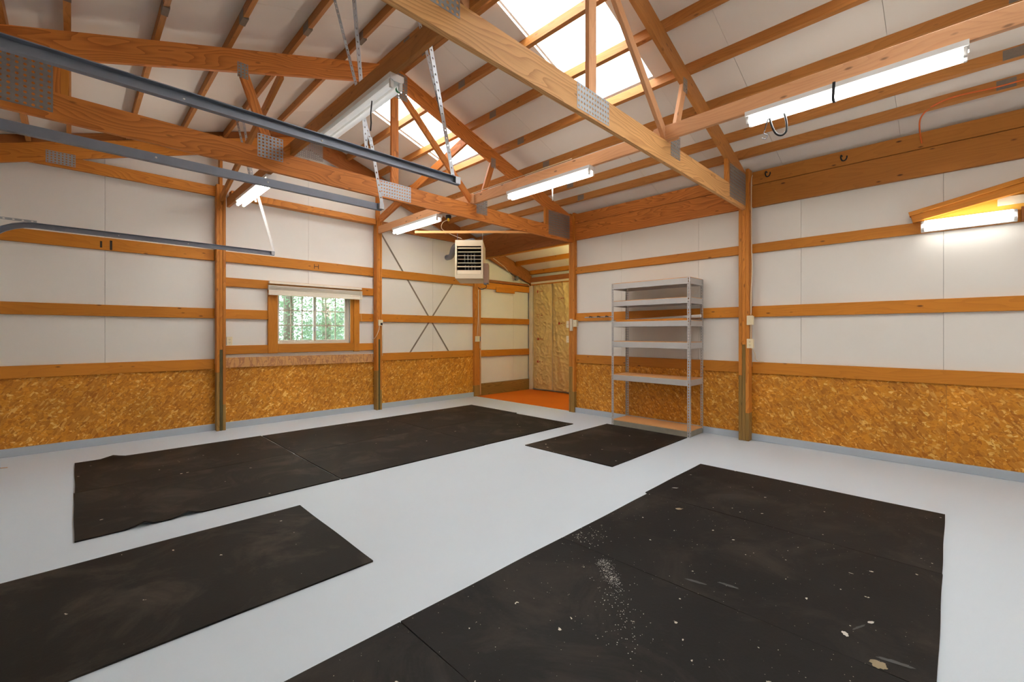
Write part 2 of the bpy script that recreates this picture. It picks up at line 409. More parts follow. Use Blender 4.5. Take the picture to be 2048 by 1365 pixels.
# alcove part of the end wall
for z0, z1 in ((.865, 1.01), (1.605, 1.738)): girt_y(6.44, 8.03, z0, z1, y=7.44, th=.06)
girt_y(6.44, 8.03, 0, .262, W_TREAT, 7.44, 'skirt_board', .06)
girt_y(6.44, 8.03, 2.395, 2.535, y=7.44, th=.06); girt_y(6.9, 7.5, 2.335, 2.45, y=7.425, th=.02, nm='board_scrap')
girt_y(6.44, 8.05, 2.545, 2.60, W_BEAMD, 7.40, 'ledge_board', .10)
# black stamped marks on the upper girt
def bars(name, lst, parent):
    bm = bmesh.new()
    for lo, hi in lst: box_bm(bm, lo, hi)
    return mesh_obj(name, bm, INK, Matrix.Identity(4), parent)
def H_at(x, z, w_, h, t=.012): return [((x, 7.4635, z), (x+t, 7.466, z+h)), ((x+w_-t, 7.4635, z), (x+w_, 7.466, z+h)), ((x, 7.4635, z+h/2-t/2), (x+w_, 7.466, z+h/2+t/2))]
bars('stamp_mark', H_at(2.83, 2.455, .075, .075, .009), wl)
bars('stamp_mark', [((.245, 7.4635, 2.45), (.265, 7.466, 2.53)), ((.335, 7.4635, 2.43), (.358, 7.466, 2.55))], wl)
bl = box('baseboard_left', (XL, 7.455, 0), (6.25, 7.486, .092), BASE, None, .004); bl['kind'] = 'structure'

wr = join_struct('wall_right', [((6.36, YB, 0), (6.46, 4.84, 3.46))], DARK, 'long wall of white foam board, pine girts and OSB')
ys = [YB, -2.4, -1.16, .079, 1.322, 2.565, 3.80, 4.83]
for a, b in zip(ys, ys[1:]):
    box('foam_panel', (6.30, a+g, .95), (6.35, b-g, 3.46), FOAM, wr, axis=1)
for a, b in ((YB, -1.2), (-1.2, .057), (.057, 1.307), (1.307, 2.56), (2.56, 3.8), (3.8, 4.83)):
    box('osb_panel', (6.285, a+g/2, .07), (6.299, b-g/2, .90), OSB, wr, axis=1)
for a, b in ((YB, 1.858), (1.983, 4.70)):
    for z0, z1 in ((.869, 1.013), (1.598, 1.738), (2.429, 2.546)):
        box('girt', (6.265, a, z0), (6.3, b, z1), W_GIRT, wr, .003, 1)
br = box('baseboard_right', (6.25, YB, 0), (6.284, 4.80, .085), BASE, None, .004); br['kind'] = 'structure'
# unseen sides close the room
join_struct('wall_back', [((XL-.1, YB-.1, 0), (6.46, YB, 4.9))], FOAM)
join_struct('wall_garage', [((XL-.1, YB, 0), (XL, 7.6, 3.6))], FOAM)
box('eave_beam', (XL, YB, 3.02), (XL+.06, 7.5, 3.44), W_BEAM, None, .003, 1)
tagp(bpy.data.objects['eave_beam'], 'pine eave beam on the garage door side wall', 'beam')
join_struct('wall_alcove', [((6.46, 4.72, 0), (8.2, 4.80, 3.42)), ((8.12, 4.72, 0), (8.25, 7.6, 2.95))], FOAM, 'side and end walls of the far corner alcove')

# ------------------------------------------------------------------ roof / ceiling
cl = bpy.data.objects.new('ceiling', None); place(cl, Matrix.Identity(4)); cl['kind'] = 'structure'; cl['label'] = 'sloping ceiling of foam boards over purlins with two translucent skylight strips'
def slope_slab(name, x0, x1, y0, y1, lift, th, mat, parent):
    z0, z1 = roofz(x0)+lift, roofz(x1)+lift; ang = math.atan2(z1-z0, x1-x0)
    return prism(name, [(x0, z0), (x1, z1), (x1, z1+th), (x0, z0+th)], y0, y1, mat, parent, ang)
rs = [(YB, -3.2), (-2.32, -.47), (.41, 1.52), (1.52, 2.28), (3.16, 4.055), (4.055, 5.03), (5.94, 6.57), (6.57, 7.55)]
for a, b in rs: slope_slab('foam_panel', RX+.004, 6.40, a+g, b-g, 0, .03, FOAM_C, cl)
SKL = ((-3.2, -2.32), (-.47, .41), (2.28, 3.16), (5.03, 5.94))  # first two strips unseen, added at even spacing to brighten truss and ceiling
for a, b in SKL:
    slope_slab('foam_panel', 4.462, 6.40, a+g, b-g, 0, .03, FOAM_C, cl)
    o = slope_slab('skylight_panel', RX-.002, 4.52, a-.05, b+.05, .0635, .004, SKYP, cl); o['label'] = 'translucent white skylight strip'
ls = [(YB, -2.2), (-2.2, -.94), (-.94, .28), (.28, 1.52), (1.52, 2.8), (2.8, 4.11), (4.11, 5.33), (5.33, 6.58), (6.58, 7.55)]
for a, b in ls: slope_slab('foam_panel', XL-.05, RX-.004, a+g, b-g, 0, .03, FOAM_C, cl)
for a, b in ((4.84, 6.1), (6.1, 7.55)): slope_slab('foam_panel', 6.405, 8.14, a+g, b-g, 0, .03, FOAM_C, cl)
# outer roof skin, blocks the sky and darkens the joints
for a, b in ((YB-.1, -3.2), (-2.32, -.47), (.41, 2.28), (3.16, 5.03), (5.94, 7.65)): slope_slab('roof_skin', RX, 6.46, a, b, .032, .03, DARK, cl)
for a, b in SKL: slope_slab('roof_skin', 4.462, 6.46, a, b, .032, .03, DARK, cl)
slope_slab('roof_skin', XL-.1, RX, YB-.1, 7.65, .032, .03, DARK, cl)
slope_slab('roof_skin', 6.46, 8.25, 4.72, 7.65, .032, .03, DARK, cl)
# purlins (2x4 on edge) with steel splice plates
def purlin(x, side, y0, y1, mat=W_PURLIN, splices=(-.32, 4.27)):
    zt = roofz(x)-.001; th = .092
    # a plain upright 2x4 under the sheet, foot level with the truss top chord
    pts = [(x, zt), (x+.04, zt-.04*SL*side), (x+.04, zt-.04*SL*side-th), (x, zt-th)]
    bm = bmesh.new(); R = Matrix(((0, -1, 0), (1, 0, 0), (0, 0, 1))).to_4x4(); mw = Matrix.Translation((x, y0, zt)) @ R; inv = mw.inverted()
    a = [bm.verts.new(inv @ Vector((px, y0, pz))) for px, pz in pts]; b = [bm.verts.new(inv @ Vector((px, y1, pz))) for px, pz in pts]
    bm.faces.new(a); bm.faces.new(b[::-1])
    for i in range(4): bm.faces.new((a[i], b[i], b[(i+1) % 4], a[(i+1) % 4]))
    o = mesh_obj('purlin', bm, mat, mw, cl)
    for ys_ in splices:
        yy = ys_+random.uniform(-.03, .03)
        if y0 < yy < y1-.1:
            bm = bmesh.new(); s_ = -.0405*SL*side
            box_bm(bm, (x-.002, yy-.06, zt-th-.002), (x+.042, yy+.06, zt-.012))
            mesh_obj('splice_plate', bm, TAPE, Matrix.Identity(4), o)
for x in (2.84, 3.365, 3.895, 4.43, 4.965, 5.52, 5.855): purlin(x, 1, YB, 7.5)
for x in (2.605, 2.09, 1.54, 1.01, .485, -.045, -.37, -.80): purlin(x, -1, YB, 7.5)
for x in (6.95, 7.5, 8.0): purlin(x, 1, 4.82, 7.4, W_GIRT, ())

# ------------------------------------------------------------------ trusses
CT = 4.60            # top chord upper edge at the ridge
def tc(x): return CT-SL*abs(x-RX)
def plate(x0, x1, z0, z1, y, parent, mat=PLATE, p=.034, r=.0095):
    nx = max(2, round((x1-x0)/p)); nz = max(2, round((z1-z0)/p))
    return holed('nail_plate', (x0, y-.0012, z0), (1, 0, 0), (0, 0, 1), nx, nz, (x1-x0)/nx, (z1-z0)/nz, r, mat, parent)
def truss(y, label, cmat, tmat, wmat=None, plates_dark=False, full=True, left=True):
    wmat = wmat or tmat; y1 = y+.038; t = thing('roof_truss', (RX, y, 2.98), label, 'roof truss', 'fir roof trusses')
    prism('bottom_chord', [(-.86, 2.98), (6.31, 2.98), (6.31, 3.12), (6.2, 3.185), (-.75, 3.185), (-.86, 3.12)], y, y1, cmat, t)
    for sgn in (-1, 1):
        xe = RX+sgn*3.57
        prism('top_chord', [(RX, tc(RX)), (xe, tc(xe)), (xe, tc(xe)-.17), (RX+sgn*2.78, tc(RX+2.78)-.21), (RX, tc(RX)-.21)], y, y1, tmat, t, -sgn*SA)
        xb = RX+sgn*2.80
        box('heel_block', (min(xb-.045*(sgn > 0), xb), y+.001, 3.185), (max(xb+.045*(sgn < 0), xb)-0, y1-.001, tc(xb)-.2), W_POST, t, 0, 2)
        xh0, xh1 = sorted((RX+sgn*2.80, RX+sgn*3.57))
        prism('heel_block', [(xh0, 3.185), (xh1, 3.185), (xh1, tc(xh1)-.17 if sgn > 0 else tc(xh0 if sgn < 0 else xh1)+.0-.17), (xh0, (tc(xh0)-.205))] if sgn > 0 else
              [(xh0, 3.185), (xh1, 3.185), (xh1, tc(xh1)-.205), (xh0, tc(xh0)-.17)], y+.002, y1-.002, tmat, t, PI/2)
        # webs: peak to quarter point, quarter point to chord
        q = RX+sgn*1.33
        beam('web', (RX+sgn*.10, (y+y1)/2, 4.30), (q-sgn*.10, (y+y1)/2, 3.20), .036, .085, wmat, t, (0, 1, 0) if False else (-sgn*.6, 0, .5))
        beam('web', (q+sgn*.03, (y+y1)/2, 3.20), (q+sgn*.28, (y+y1)/2, tc(q+sgn*.28)-.16), .036, .085, wmat, t, (1, 0, 0))
        x0, x1 = sorted((RX+sgn*2.84, RX+sgn*3.40)); plate(x0, x1, 3.03, 3.43, y, t, PLATED if sgn > 0 or plates_dark else PLATED, .04, .010)
        if sgn > 0: plate(4.02, 4.22, 3.075, 3.30, y, t, PLATED, .034, .008)
        else: plate(1.264, 1.493, 3.095, 3.32, y, t, PLATE, .033, .010)
        xx = RX+sgn*1.60; plate(xx-.045, xx+.045, tc(xx)-.27, tc(xx)-.13, y, t, PLATED, .03, .008)
    beam('king_post', (RX+.005, (y+y1)/2, 3.15), (RX+.005, (y+y1)/2, 4.45), .036, .095, wmat, t, (1, 0, 0))
    plate(2.55, 2.96, 2.998, 3.185, y, t, PLATE, .035, .0095)
    plate(RX-.17, RX+.17, 4.22, 4.53, y, t, PLATED, .034, .008)
    return t
truss(4.737, 'middle orange-brown roof truss with a square plate left of centre, above the black mat strip', W_TRUSS, W_TRUSS)
truss(1.90, 'nearest roof truss, its pale bottom chord crossing the top of the picture', W_LIGHT, W_PURLIN, W_RAIL)  # pale chord and webs carry the light on them in their wood colour
# end truss against the wall
t3 = thing('roof_truss', (RX, 7.38, 3.33), 'end wall roof truss of shallow boards lying against the foam board', 'roof truss', 'fir roof trusses')
y, y1 = 7.385, 7.425
for sgn in (-1, 1):
    xe = -.86 if sgn < 0 else 8.05
    prism('top_chord', [(RX, tc(RX)-.02), (xe, tc(xe)-.02), (xe, tc(xe)-.23), (RX, tc(RX)-.23)], y, y1, W_BEAMD if sgn > 0 else W_POST, t3, -sgn*SA)
    prism('blocking', [(RX, tc(RX)+.088), (xe, tc(xe)+.088), (xe, tc(xe)-.05), (RX, tc(RX)-.05)], y1+.001, y1+.04, W_BEAMD, t3, -sgn*SA)
box('bottom_chord', (-.86, 7.40, 3.335), (1.444, 7.44, 3.475), W_POST, t3, .002)
box('bottom_chord', (1.62, 7.33, 3.345), (3.86, 7.465, 3.44), W_POST, t3, .003)
box('bottom_chord', (3.99, 7.40, 3.30), (6.2, 7.44, 3.44), W_BEAMD, t3, .003)
plate(.035-.25, .03, 3.36, 3.505, 7.384, t3, PLATE, .03, .008)
plate(RX-.2, RX+.2, 4.22, 4.50, 7.384, t3, PLATED, .03, .007)
# diagonal braces to the end wall posts
def top1(name, *a, label='', cat='', **k):
    o = beam(name, *a, **k); return tagp(o, label, cat)
top1('diagonal_brace', (1.50, 4.80, 4.00), (1.50, 7.34, 3.30), .038, .089, W_PURLIN, label='thin diagonal brace rising from the post left of the window to the middle truss', cat='brace')
top1('diagonal_brace', (3.93, 4.80, 4.13), (3.93, 7.30, 3.44), .038, .13, W_TRUSS, label='wide diagonal brace rising from the post right of the window towards the skylight', cat='brace')

# ------------------------------------------------------------------ posts
def post(x0, x1, y0, y1, along, splices, ztop, label, mats=None, tops=None):
    t = thing('wood_post', ((x0+x1)/2, (y0+y1)/2, 0), label, 'post', 'laminated wall posts')
    n = len(splices)
    for i, s in enumerate(splices):
        if along == 'x': a, b = x0+(x1-x0)*i/n, x0+(x1-x0)*(i+1)/n; lo = lambda z: (a+.0008, y0+(.004 if i == 1 else 0), z); hi = lambda z: (b-.0008, y1, z)
        else: a, b = y0+(y1-y0)*i/n, y0+(y1-y0)*(i+1)/n; lo = lambda z: (x0+(.003 if i == 1 else 0), a+.0008, z); hi = lambda z: (x1, b-.0008, z)
        zt = tops[i] if tops else ztop
        o = box('post_ply', lo(s), hi(zt), W_POST, t, .003, 2)
        o = box('post_base', lo(0), hi(s-.001), (mats[i] if mats else W_TREAT), t, .003, 2); o['label'] = 'greenish treated foot of the post'
    return t
post(1.444, 1.559, 7.356, 7.464, 'x', (.83, 1.152, .37), 3.5, 'left wall post between the plain wall bay and the window', (W_TREAT, W_GREEN, W_TREAT), (3.5, 4.2, 3.5))
post(3.885, 3.99, 7.345, 7.464, 'x', (.71, 1.28, .36), 3.42, 'wall post just right of the window', (W_TREAT, W_GREEN, W_TREAT), (3.42, 4.1, 3.42))
post(6.25, 6.44, 7.43, 7.498, 'x', (.24, .24), 2.95, 'corner post beside the alcove carrying a white box')
post(6.137, 6.262, 1.858, 1.983, 'y', (.36, 1.24, .84), 3.5, 'post on the right wall carrying the almond switch and outlet', None, (3.5, 2.979, 3.5))
post(6.22, 6.36, 4.698, 4.815, 'y', (.36, .80, .80), 3.5, 'post at the edge of the orange floored alcove', None, (3.5, 2.979, 3.5))
# ------------------------------------------------------------------ header beams on the right wall
def header(y0, y1, label, mat):
    t = thing('header_beam', (6.25, (y0+y1)/2, 3.02), label, 'beam', 'header beams along the eave')
    box('beam_board', (6.25, y0, 3.02), (6.299, y1, 3.302), mat, t, .003, 1)
    box('beam_board', (6.256, y0, 3.309), (6.299, y1, 3.478), mat, t, .003, 1)
header(YB, 1.857, 'two-board pine eave beam with three hooks, right of the nearest truss', W_BEAM)
header(1.984, 4.697, 'two-board eave beam above the metal shelf', W_TRUSS)
t = thing('header_beam', (6.25, 6.1, 3.0), 'dark brown eave beam spanning the alcove opening behind the heater', 'beam', 'header beams along the eave')
box('beam_board', (6.25, 4.82, 3.01), (6.288, 7.38, 3.48), W_BEAMD, t, .003, 1); box('beam_board', (6.29, 4.82, 2.99), (6.36, 7.38, 3.46), W_GIRT, t, .003, 1)

# ------------------------------------------------------------------ light rails
def rail(x, y0, y1, label, mat, z0=3.187, z1=3.32):
    o = box('light_rail_board', (x, y0, z0), (x+.038, y1, z1), mat, None, .003, 1); return tagp(o, label, 'board', 'boards carrying the strip lights')
rail(1.562, -1.4, 7.33, 'long brown board carrying the two left strip lights to the post left of the window', W_PURLIN)
rail(3.91, -1.6, 2.02, 'pale pine board carrying the strip light nearest the camera on the right', W_RAIL)
rail(3.952, 1.80, 4.90, 'pale stained board between the nearest and middle trusses carrying the bright middle strip light', W_RAIL)
rail(3.91, 4.70, 7.34, 'short pine board carrying the strip light above the window', W_RAIL)

# ------------------------------------------------------------------ strip lights
def lamp(name, c, length, label, tm=TUBE_ON, R=None, green=False, real=True):
    """c: centre of the housing top; length along local Y; R turns local frame"""
    R = R or Matrix.Identity(4); mw = Matrix.Translation(c) @ R
    t = bpy.data.objects.new(name, None); place(t, mw); tagp(t, label, 'ceiling light', 'fluorescent strip lights')
    L = length/2
    bm = bmesh.new()
    prof = [(-.054, 0), (.054, 0), (.054, -.035), (.030, -.052), (-.030, -.052), (-.054, -.035)]
    a = [bm.verts.new((x, -L, z)) for x, z in prof]; b = [bm.verts.new((x, L, z)) for x, z in prof]
    bm.faces.new(a); bm.faces.new(b[::-1])
    for i in range(6): bm.faces.new((a[i], b[i], b[(i+1) % 6], a[(i+1) % 6]))
    mesh_obj('housing', bm, WHITE, mw, t)
    for sx in (-1, 1):
        bm = bmesh.new(); tube_bm(bm, [(sx*.034, -L+.03, -.078), (sx*.034, L-.03, -.078)], .0185, 14)
        mesh_obj('tube', bm, tm, mw, t)
        for sy in (-1, 1):
            bm = bmesh.new(); box_bm(bm, (sx*.034-.014, sy*(L-.018)-.011, -.098), (sx*.034+.014, sy*(L-.018)+.011, -.03), .004)
            mesh_obj('lamp_socket', bm, WHITE, mw, t)
    for sy in (-1, 1):
        bm = bmesh.new(); box_bm(bm, (-.05, sy*(L-.002)-.0015, -.045), (.05, sy*(L-.002)+.0015, -.002))
        mesh_obj('end_cap', bm, WHITE, mw, t)
    if green:
        bm = bmesh.new(); tube_bm(bm, [(.034, -L+.032, -.078), (.034, -L+.05, -.078)], .0195, 14); mesh_obj('tube_ring', bm, GREENP, mw, t)
    return t
Z = 3.186
la = lamp('strip_light', (1.60, 3.37, Z), 1.27, 'dim strip light with a green ringed tube hanging left of the middle truss peak', TUBE_DIM, green=True)
lamp('strip_light', (1.60, 6.12, Z), 1.30, 'bright strip light by the post left of the window')
lamp('strip_light', (3.93, .57, Z), 1.27, 'long bright strip light at upper right with black rubber straps')
lb = lamp('strip_light', (3.955, 3.38, Z), 1.27, 'bright strip light between the nearest and middle trusses with a short white pull')
lamp('strip_light', (3.93, 6.14, Z), 1.30, 'bright strip light above and right of the window')
lamp('strip_light', (6.263, -.085, 2.487), .66, 'short bright strip light fixed sideways on the right wall girt', R=Matrix.Rotation(PI/2, 4, 'Y'), tm=tube_mat('wall_light_tube', (1, .965, .92, 1), TUBE*.42))
lamp('strip_light', (7.15, 4.802, 2.72), 1.2, 'warm strip light on the hidden side wall of the alcove', TUBE_WARM, R=Matrix.Rotation(PI/2, 4, 'X') @ Matrix.Rotation(PI/2, 4, 'Z'))
lamp('strip_light', (1.60, .25, Z), 1.27, 'bright strip light over the left side behind the picture top', TUBE_ON)  # unseen fixture, added to light the near part of the room
lamp('strip_light', (3.93, -2.2, Z), 1.27, 'bright strip light behind the camera on the right', TUBE_ON)  # second unseen fixture, added as fill from behind the camera
# pulls, cords
tube('pull_cord', [(1.56, 3.02, 3.10), (1.55, 3.02, 3.0), (1.553, 3.02, 2.93), (1.548, 3.02, 2.87)], .005, BLACK, la)['label'] = 'black pull cord'
tube('pull_cord', [(3.955, 3.30, 3.10), (3.955, 3.30, 2.93)], .006, WHITE, lb)['label'] = 'white pull cord'

# black rubber straps on the near right light
st = thing('rubber_strap', (3.93, .62, 3.09), 'black rubber strap wrapped under the near right strip light', 'strap')
bm = bmesh.new()
def ribbon(bm, pts, wdt, th=.004, axis=(0, 1, 0)):
    ax = Vector(axis).normalized()*wdt/2; pts = [Vector(p) for p in pts]; prev = None
    for i, p in enumerate(pts):
        t_ = (pts[min(i+1, len(pts)-1)]-pts[max(i-1, 0)]).normalized(); nn = t_.cross(ax).normalized()*th/2
        cur = [bm.verts.new(p+ax+nn), bm.verts.new(p-ax+nn), bm.verts.new(p-ax-nn), bm.verts.new(p+ax-nn)]
        if prev:
            for k in range(4): bm.faces.new((prev[k], prev[(k+1) % 4], cur[(k+1) % 4], cur[k]))
        else: bm.faces.new(cur)
        prev = cur
    bm.faces.new(prev[::-1])
ribbon(bm, smoothpath([(3.868, .61, 3.19), (3.862, .612, 3.12), (3.885, .618, 3.083), (3.94, .622, 3.078), (3.99, .62, 3.10), (3.995, .615, 3.18)]), .018)
mesh_obj('strap_band', bm, BLACK, Matrix.Identity(4), st)
st2 = thing('bungee_strap', (3.93, .97, 3.05), 'black rubber bungee hanging in a loop with a wire hook from the near right light', 'strap')
bm = bmesh.new(); tube_bm(bm, smoothpath([(3.90, 1.03, 3.085), (3.90, 1.015, 3.02), (3.90, .985, 2.95), (3.90, .945, 2.925), (3.90, .915, 2.95), (3.90, .915, 3.02), (3.90, .93, 3.09)]), .0085, 8)
mesh_obj('rubber_loop', bm, BLACK, Matrix.Identity(4), st2)
bm = bmesh.new(); ribbon(bm, [(3.90, 1.04, 3.085), (3.90, 1.055, 3.04), (3.90, 1.065, 3.0)], .018, axis=(1, 0, 0)); mesh_obj('rubber_end', bm, BLACK, Matrix.Identity(4), st2)
tube('wire_hook', smoothpath([(3.90, 1.065, 3.0), (3.90, 1.07, 2.975), (3.90, 1.045, 2.955), (3.90, 1.06, 2.93), (3.90, 1.085, 2.945)], 4), .003, GALVD, st2)
# hooks on the header beam
for yy, zz, lb in ((1.66, 3.40, 'black screw hook on the eave beam nearest the post'), (.89, 3.385, 'black screw hook further right on the eave beam')):
    tagp(tube('screw_hook', smoothpath([(6.25, yy+.02, zz+.03), (6.20, yy+.02, zz+.028), (6.175, yy+.02, zz-.01), (6.17, yy+.005, zz-.045), (6.17, yy-.02, zz-.045), (6.17, yy-.035, zz-.02), (6.17, yy-.035, zz)], 4), .007, BLACK), lb, 'hook')
# orange cord
tagp(tube('extension_cord', smoothpath([(5.845, -.75, 3.60), (5.845, -.3, 3.585), (5.843, 0, 3.60), (5.86, .16, 3.565), (5.95, .235, 3.52), (6.1, .25, 3.46), (6.21, .245, 3.40), (6.246, .24, 3.36)], 8), .007, ORC), 'orange extension cord hanging from a purlin down to the right eave beam', 'cord')

# ------------------------------------------------------------------ garage door tracks
def track(yc, x1, open_sgn, label):
    t = thing('door_track', (-.3, yc, 2.42), label, 'garage door track', 'galvanised garage door tracks')
    # C profile: local (n, z) swept along the path; curve down to the door side
    H, Wd = .052, .030
    prof = [(Wd*open_sgn, -H/2), (0, -H/2), (0, H/2), (Wd*open_sgn, H/2), (Wd*open_sgn, H/2-.004), (.002*open_sgn, H/2-.004), (.002*open_sgn, -H/2+.004), (Wd*open_sgn, -H/2+.004)]
    r = .36; path = [(x1, 0, 0)]+[(x1+( -.25-x1)*k/6, 0, 0) for k in range(1, 7)]
    path = [(p[0], 0.0) for p in path]; angs = [0]*len(path)
    for k in range(1, 9):
        a = PI/2*k/8; path.append((-.25-r*math.sin(a), -r*(1-math.cos(a)))); angs.append(a)
    path.append((-.61, -2.38)); angs.append(PI/2)
    bm = bmesh.new(); prev = None
    for (px, pz), a in zip(path, angs):
        cur = [bm.verts.new((px+.3-v*math.sin(a), u, pz+v*math.cos(a))) for u, v in prof]
        if prev:
            for k in range(8): bm.faces.new((prev[k], prev[(k+1) % 8], cur[(k+1) % 8], cur[k]))
        else: bm.faces.new(cur)
        prev = cur
    bm.faces.new(prev[::-1])
    mesh_obj('rail', bm, GALVD, Matrix.Translation((-.3, yc, 2.42)), t)
    if yc > 6: holed('stiffener', (-.66, yc-.004, 2.447), (1, 0, 0), (0, 0, 1), 7, 1, .06, .022, .006, GALV, t, 1.5)
    bm = bmesh.new(); bmesh.ops.create_uvsphere(bm, u_segments=8, v_segments=5, radius=.006)
    s_ = mesh_obj('bolt_head', bm, WHITE, Matrix.Translation((.35, yc-.002*open_sgn, 2.42)), t)
    for bx in (.95,):
        c = s_.copy(); COL.objects.link(c); c.parent = t; c.matrix_basis = WM[t.name].inverted() @ Matrix.Translation((bx, yc-.002, 2.42))
    bm = bmesh.new(); box_bm(bm, (x1-.035, yc-.03, 2.40), (x1+.005, yc+.0, 2.445)); 
    mesh_obj('end_bracket', bm, GALV, Matrix.Identity(4), t)
    return t
t1 = track(2.40, 1.865, -1, 'nearest galvanised garage door track crossing the upper left')
slotted_angle('hanger', (1.855, 2.41, 2.44), (1.46, 2.41, 4.18), .030, GALV, t1, (0, 1, 0))
slotted_angle('hanger', (1.742, 2.42, 2.835), (1.56, 2.62, 3.95), .026, GALV, t1, (1, 0, 0), False)
t2 = track(3.318, 1.80, 1, 'middle galvanised garage door track with slotted hanger, crossing the middle truss')
slotted_angle('hanger', (1.79, 3.315, 2.42), (1.685, 3.315, 2.96), .028, GALV, t2, (1, 0, 0), False)
slotted_angle('hanger', (1.69, 3.33, 2.86), (1.565, 3.33, 4.22), .032, GALV, t2, (0, 1, 0))
slotted_angle('hanger', (1.69, 3.31, 2.90), (1.56, 3.72, 4.25), .026, GALV, t2, (1, 0, 0), False)
t3_ = track(6.243, 1.855, -1, 'far galvanised garage door track running along the window wall with a curved left end')
slotted_angle('hanger', (1.845, 6.24, 2.44), (1.62, 6.24, 3.26), .030, WHITE, t3_, (1, 0, 0), False)
slotted_angle('hanger', (1.66, 6.25, 3.10), (1.50, 6.25, 4.20), .026, GALV, t3_, (0, 1, 0))
slotted_angle('hanger', (1.64, 6.25, 3.05), (1.50, 6.60, 4.20), .024, GALV, t3_, (1, 0, 0), False)

# ------------------------------------------------------------------ window
wn = bpy.data.objects.new('window_1', None); place(wn, Matrix.Translation((2.87, 7.5, 1.2))); wn['kind'] = 'structure'; wn['label'] = 'sliding vinyl window with muntin grids, six panes wide'
Yw = 7.52
def wbox(nm, x0, x1, z0, z1, y0=Yw, y1=Yw+.05, mat=VINYL, par=wn, bev=.003): return box(nm, (x0, y0, z0), (x1, y1, z1), mat, par, bev)
X0, X1, Z0, Z1 = 2.262, 3.452, 1.215, 2.055
wbox('frame_side', X0, X0+.035, Z0, Z1); wbox('frame_side', X1-.035, X1, Z0, Z1); wbox('frame_rail', X0+.035, X1-.035, Z0, Z0+.035); wbox('frame_rail', X0+.035, X1-.035, Z1-.035, Z1)
for nm, a, b, yy, nb in (('left', X0+.036, 2.872, Yw+.028, 3), ('right', 2.842, X1-.036, Yw+.004, 3)):
    sw = .026 if nm == 'left' else .044
    sash = wbox('window_sash', a, a+sw, Z0+.036, Z1-.036, yy, yy+.02)
    for q in ((b-sw, b, Z0+.036, Z1-.036), (a+sw, b-sw, Z0+.036, Z0+.064), (a+sw, b-sw, Z1-.062, Z1-.036)):
        wbox('sash_rail', *q, yy, yy+.02, VINYL, sash)
    ia, ib, iz0, iz1 = a+sw, b-sw, Z0+.064, Z1-.062
    for i in range(1, 3):
        xx = ia+(ib-ia)*i/3; wbox('muntin', xx-.0085, xx+.0085, iz0, iz1, yy+.006, yy+.012, VINYL, sash, 0)
        zz = iz0+(iz1-iz0)*i/3; wbox('muntin', ia, ib, zz-.0085, zz+.0085, yy+.0055, yy+.0125, VINYL, sash, 0)
    wbox('window_pane', ia, ib, iz0, iz1, yy+.013, yy+.015, GLASS, sash, 0)
wbox('window_latch', 2.850, 2.866, 1.42, 1.50, Yw-.006, Yw+.004, GALV); wbox('window_latch', 2.850, 2.866, 1.76, 1.84, Yw-.006, Yw+.004, GALV)
# rough casing boards
wbox('trim_1', 2.138, 2.276, 1.076, 2.07, 7.455, 7.50, W_GIRT, wn); wbox('casing_board', 3.514, 3.613, 1.068, 2.07, 7.455, 7.50, W_GIRT, wn)
wbox('casing_board', 3.462, 3.512, 1.19, 2.07, 7.475, 7.52, W_GIRT, wn); wbox('casing_board', 2.278, 3.512, 1.082, 1.219, 7.458, 7.52, W_GIRT, wn)
bpy.data.objects['trim_1'].name = 'casing_board'
WM['casing_board.009'] = WM['trim_1']
# blind
bd = thing('window_blind', (2.88, 7.42, 2.1), 'raised cream wooden blind bunched above the window', 'blind')
def blrow(za, zb, tilt, y0=7.385, th=.05, nm='slat', x0=2.128, x1=3.636, dz=0):
    prism(nm, [(x0, za), (x1, za+dz), (x1, zb+dz), (x0, zb)], y0, y0+th, BLIND, bd)
blrow(2.155, 2.19, 0, nm='head_rail', y0=7.40, th=.055, x0=2.14, x1=3.63)
for i in range(9): blrow(2.055+i*.0085, 2.060+i*.0085, 0, y0=7.388+.004*(i % 3), x0=2.125+.002*(i % 2), dz=.008-.001*i)
blrow(2.032, 2.053, 0, nm='valance_slat', y0=7.39, th=.012, dz=.004); blrow(2.009, 2.030, 0, nm='valance_slat', y0=7.388, th=.012, dz=.002); blrow(1.978, 2.008, 0, nm='bottom_rail', y0=7.386, th=.05, dz=.004)
tube('lift_cord', smoothpath([(3.585, 7.38, 2.14), (3.60, 7.378, 1.95), (3.605, 7.38, 1.72), (3.63, 7.40, 1.56)], 4), .0022, CABLE, bd, 5)
# X bracing straps
for k, (p, q, lb) in enumerate((((4.02, 7.494, 3.28), (5.60, 7.494, 1.0), 'steel bracing strap falling from the upper left behind the girts'), ((6.22, 7.4975, 3.14), (4.66, 7.4975, 1.0), 'steel bracing strap falling from upper right to lower left behind the girts'))):
    tagp(beam('bracing_strap', p, q, .002, .030, TAPE, None, (0, 0, 1), 0), lb, 'metal strap')

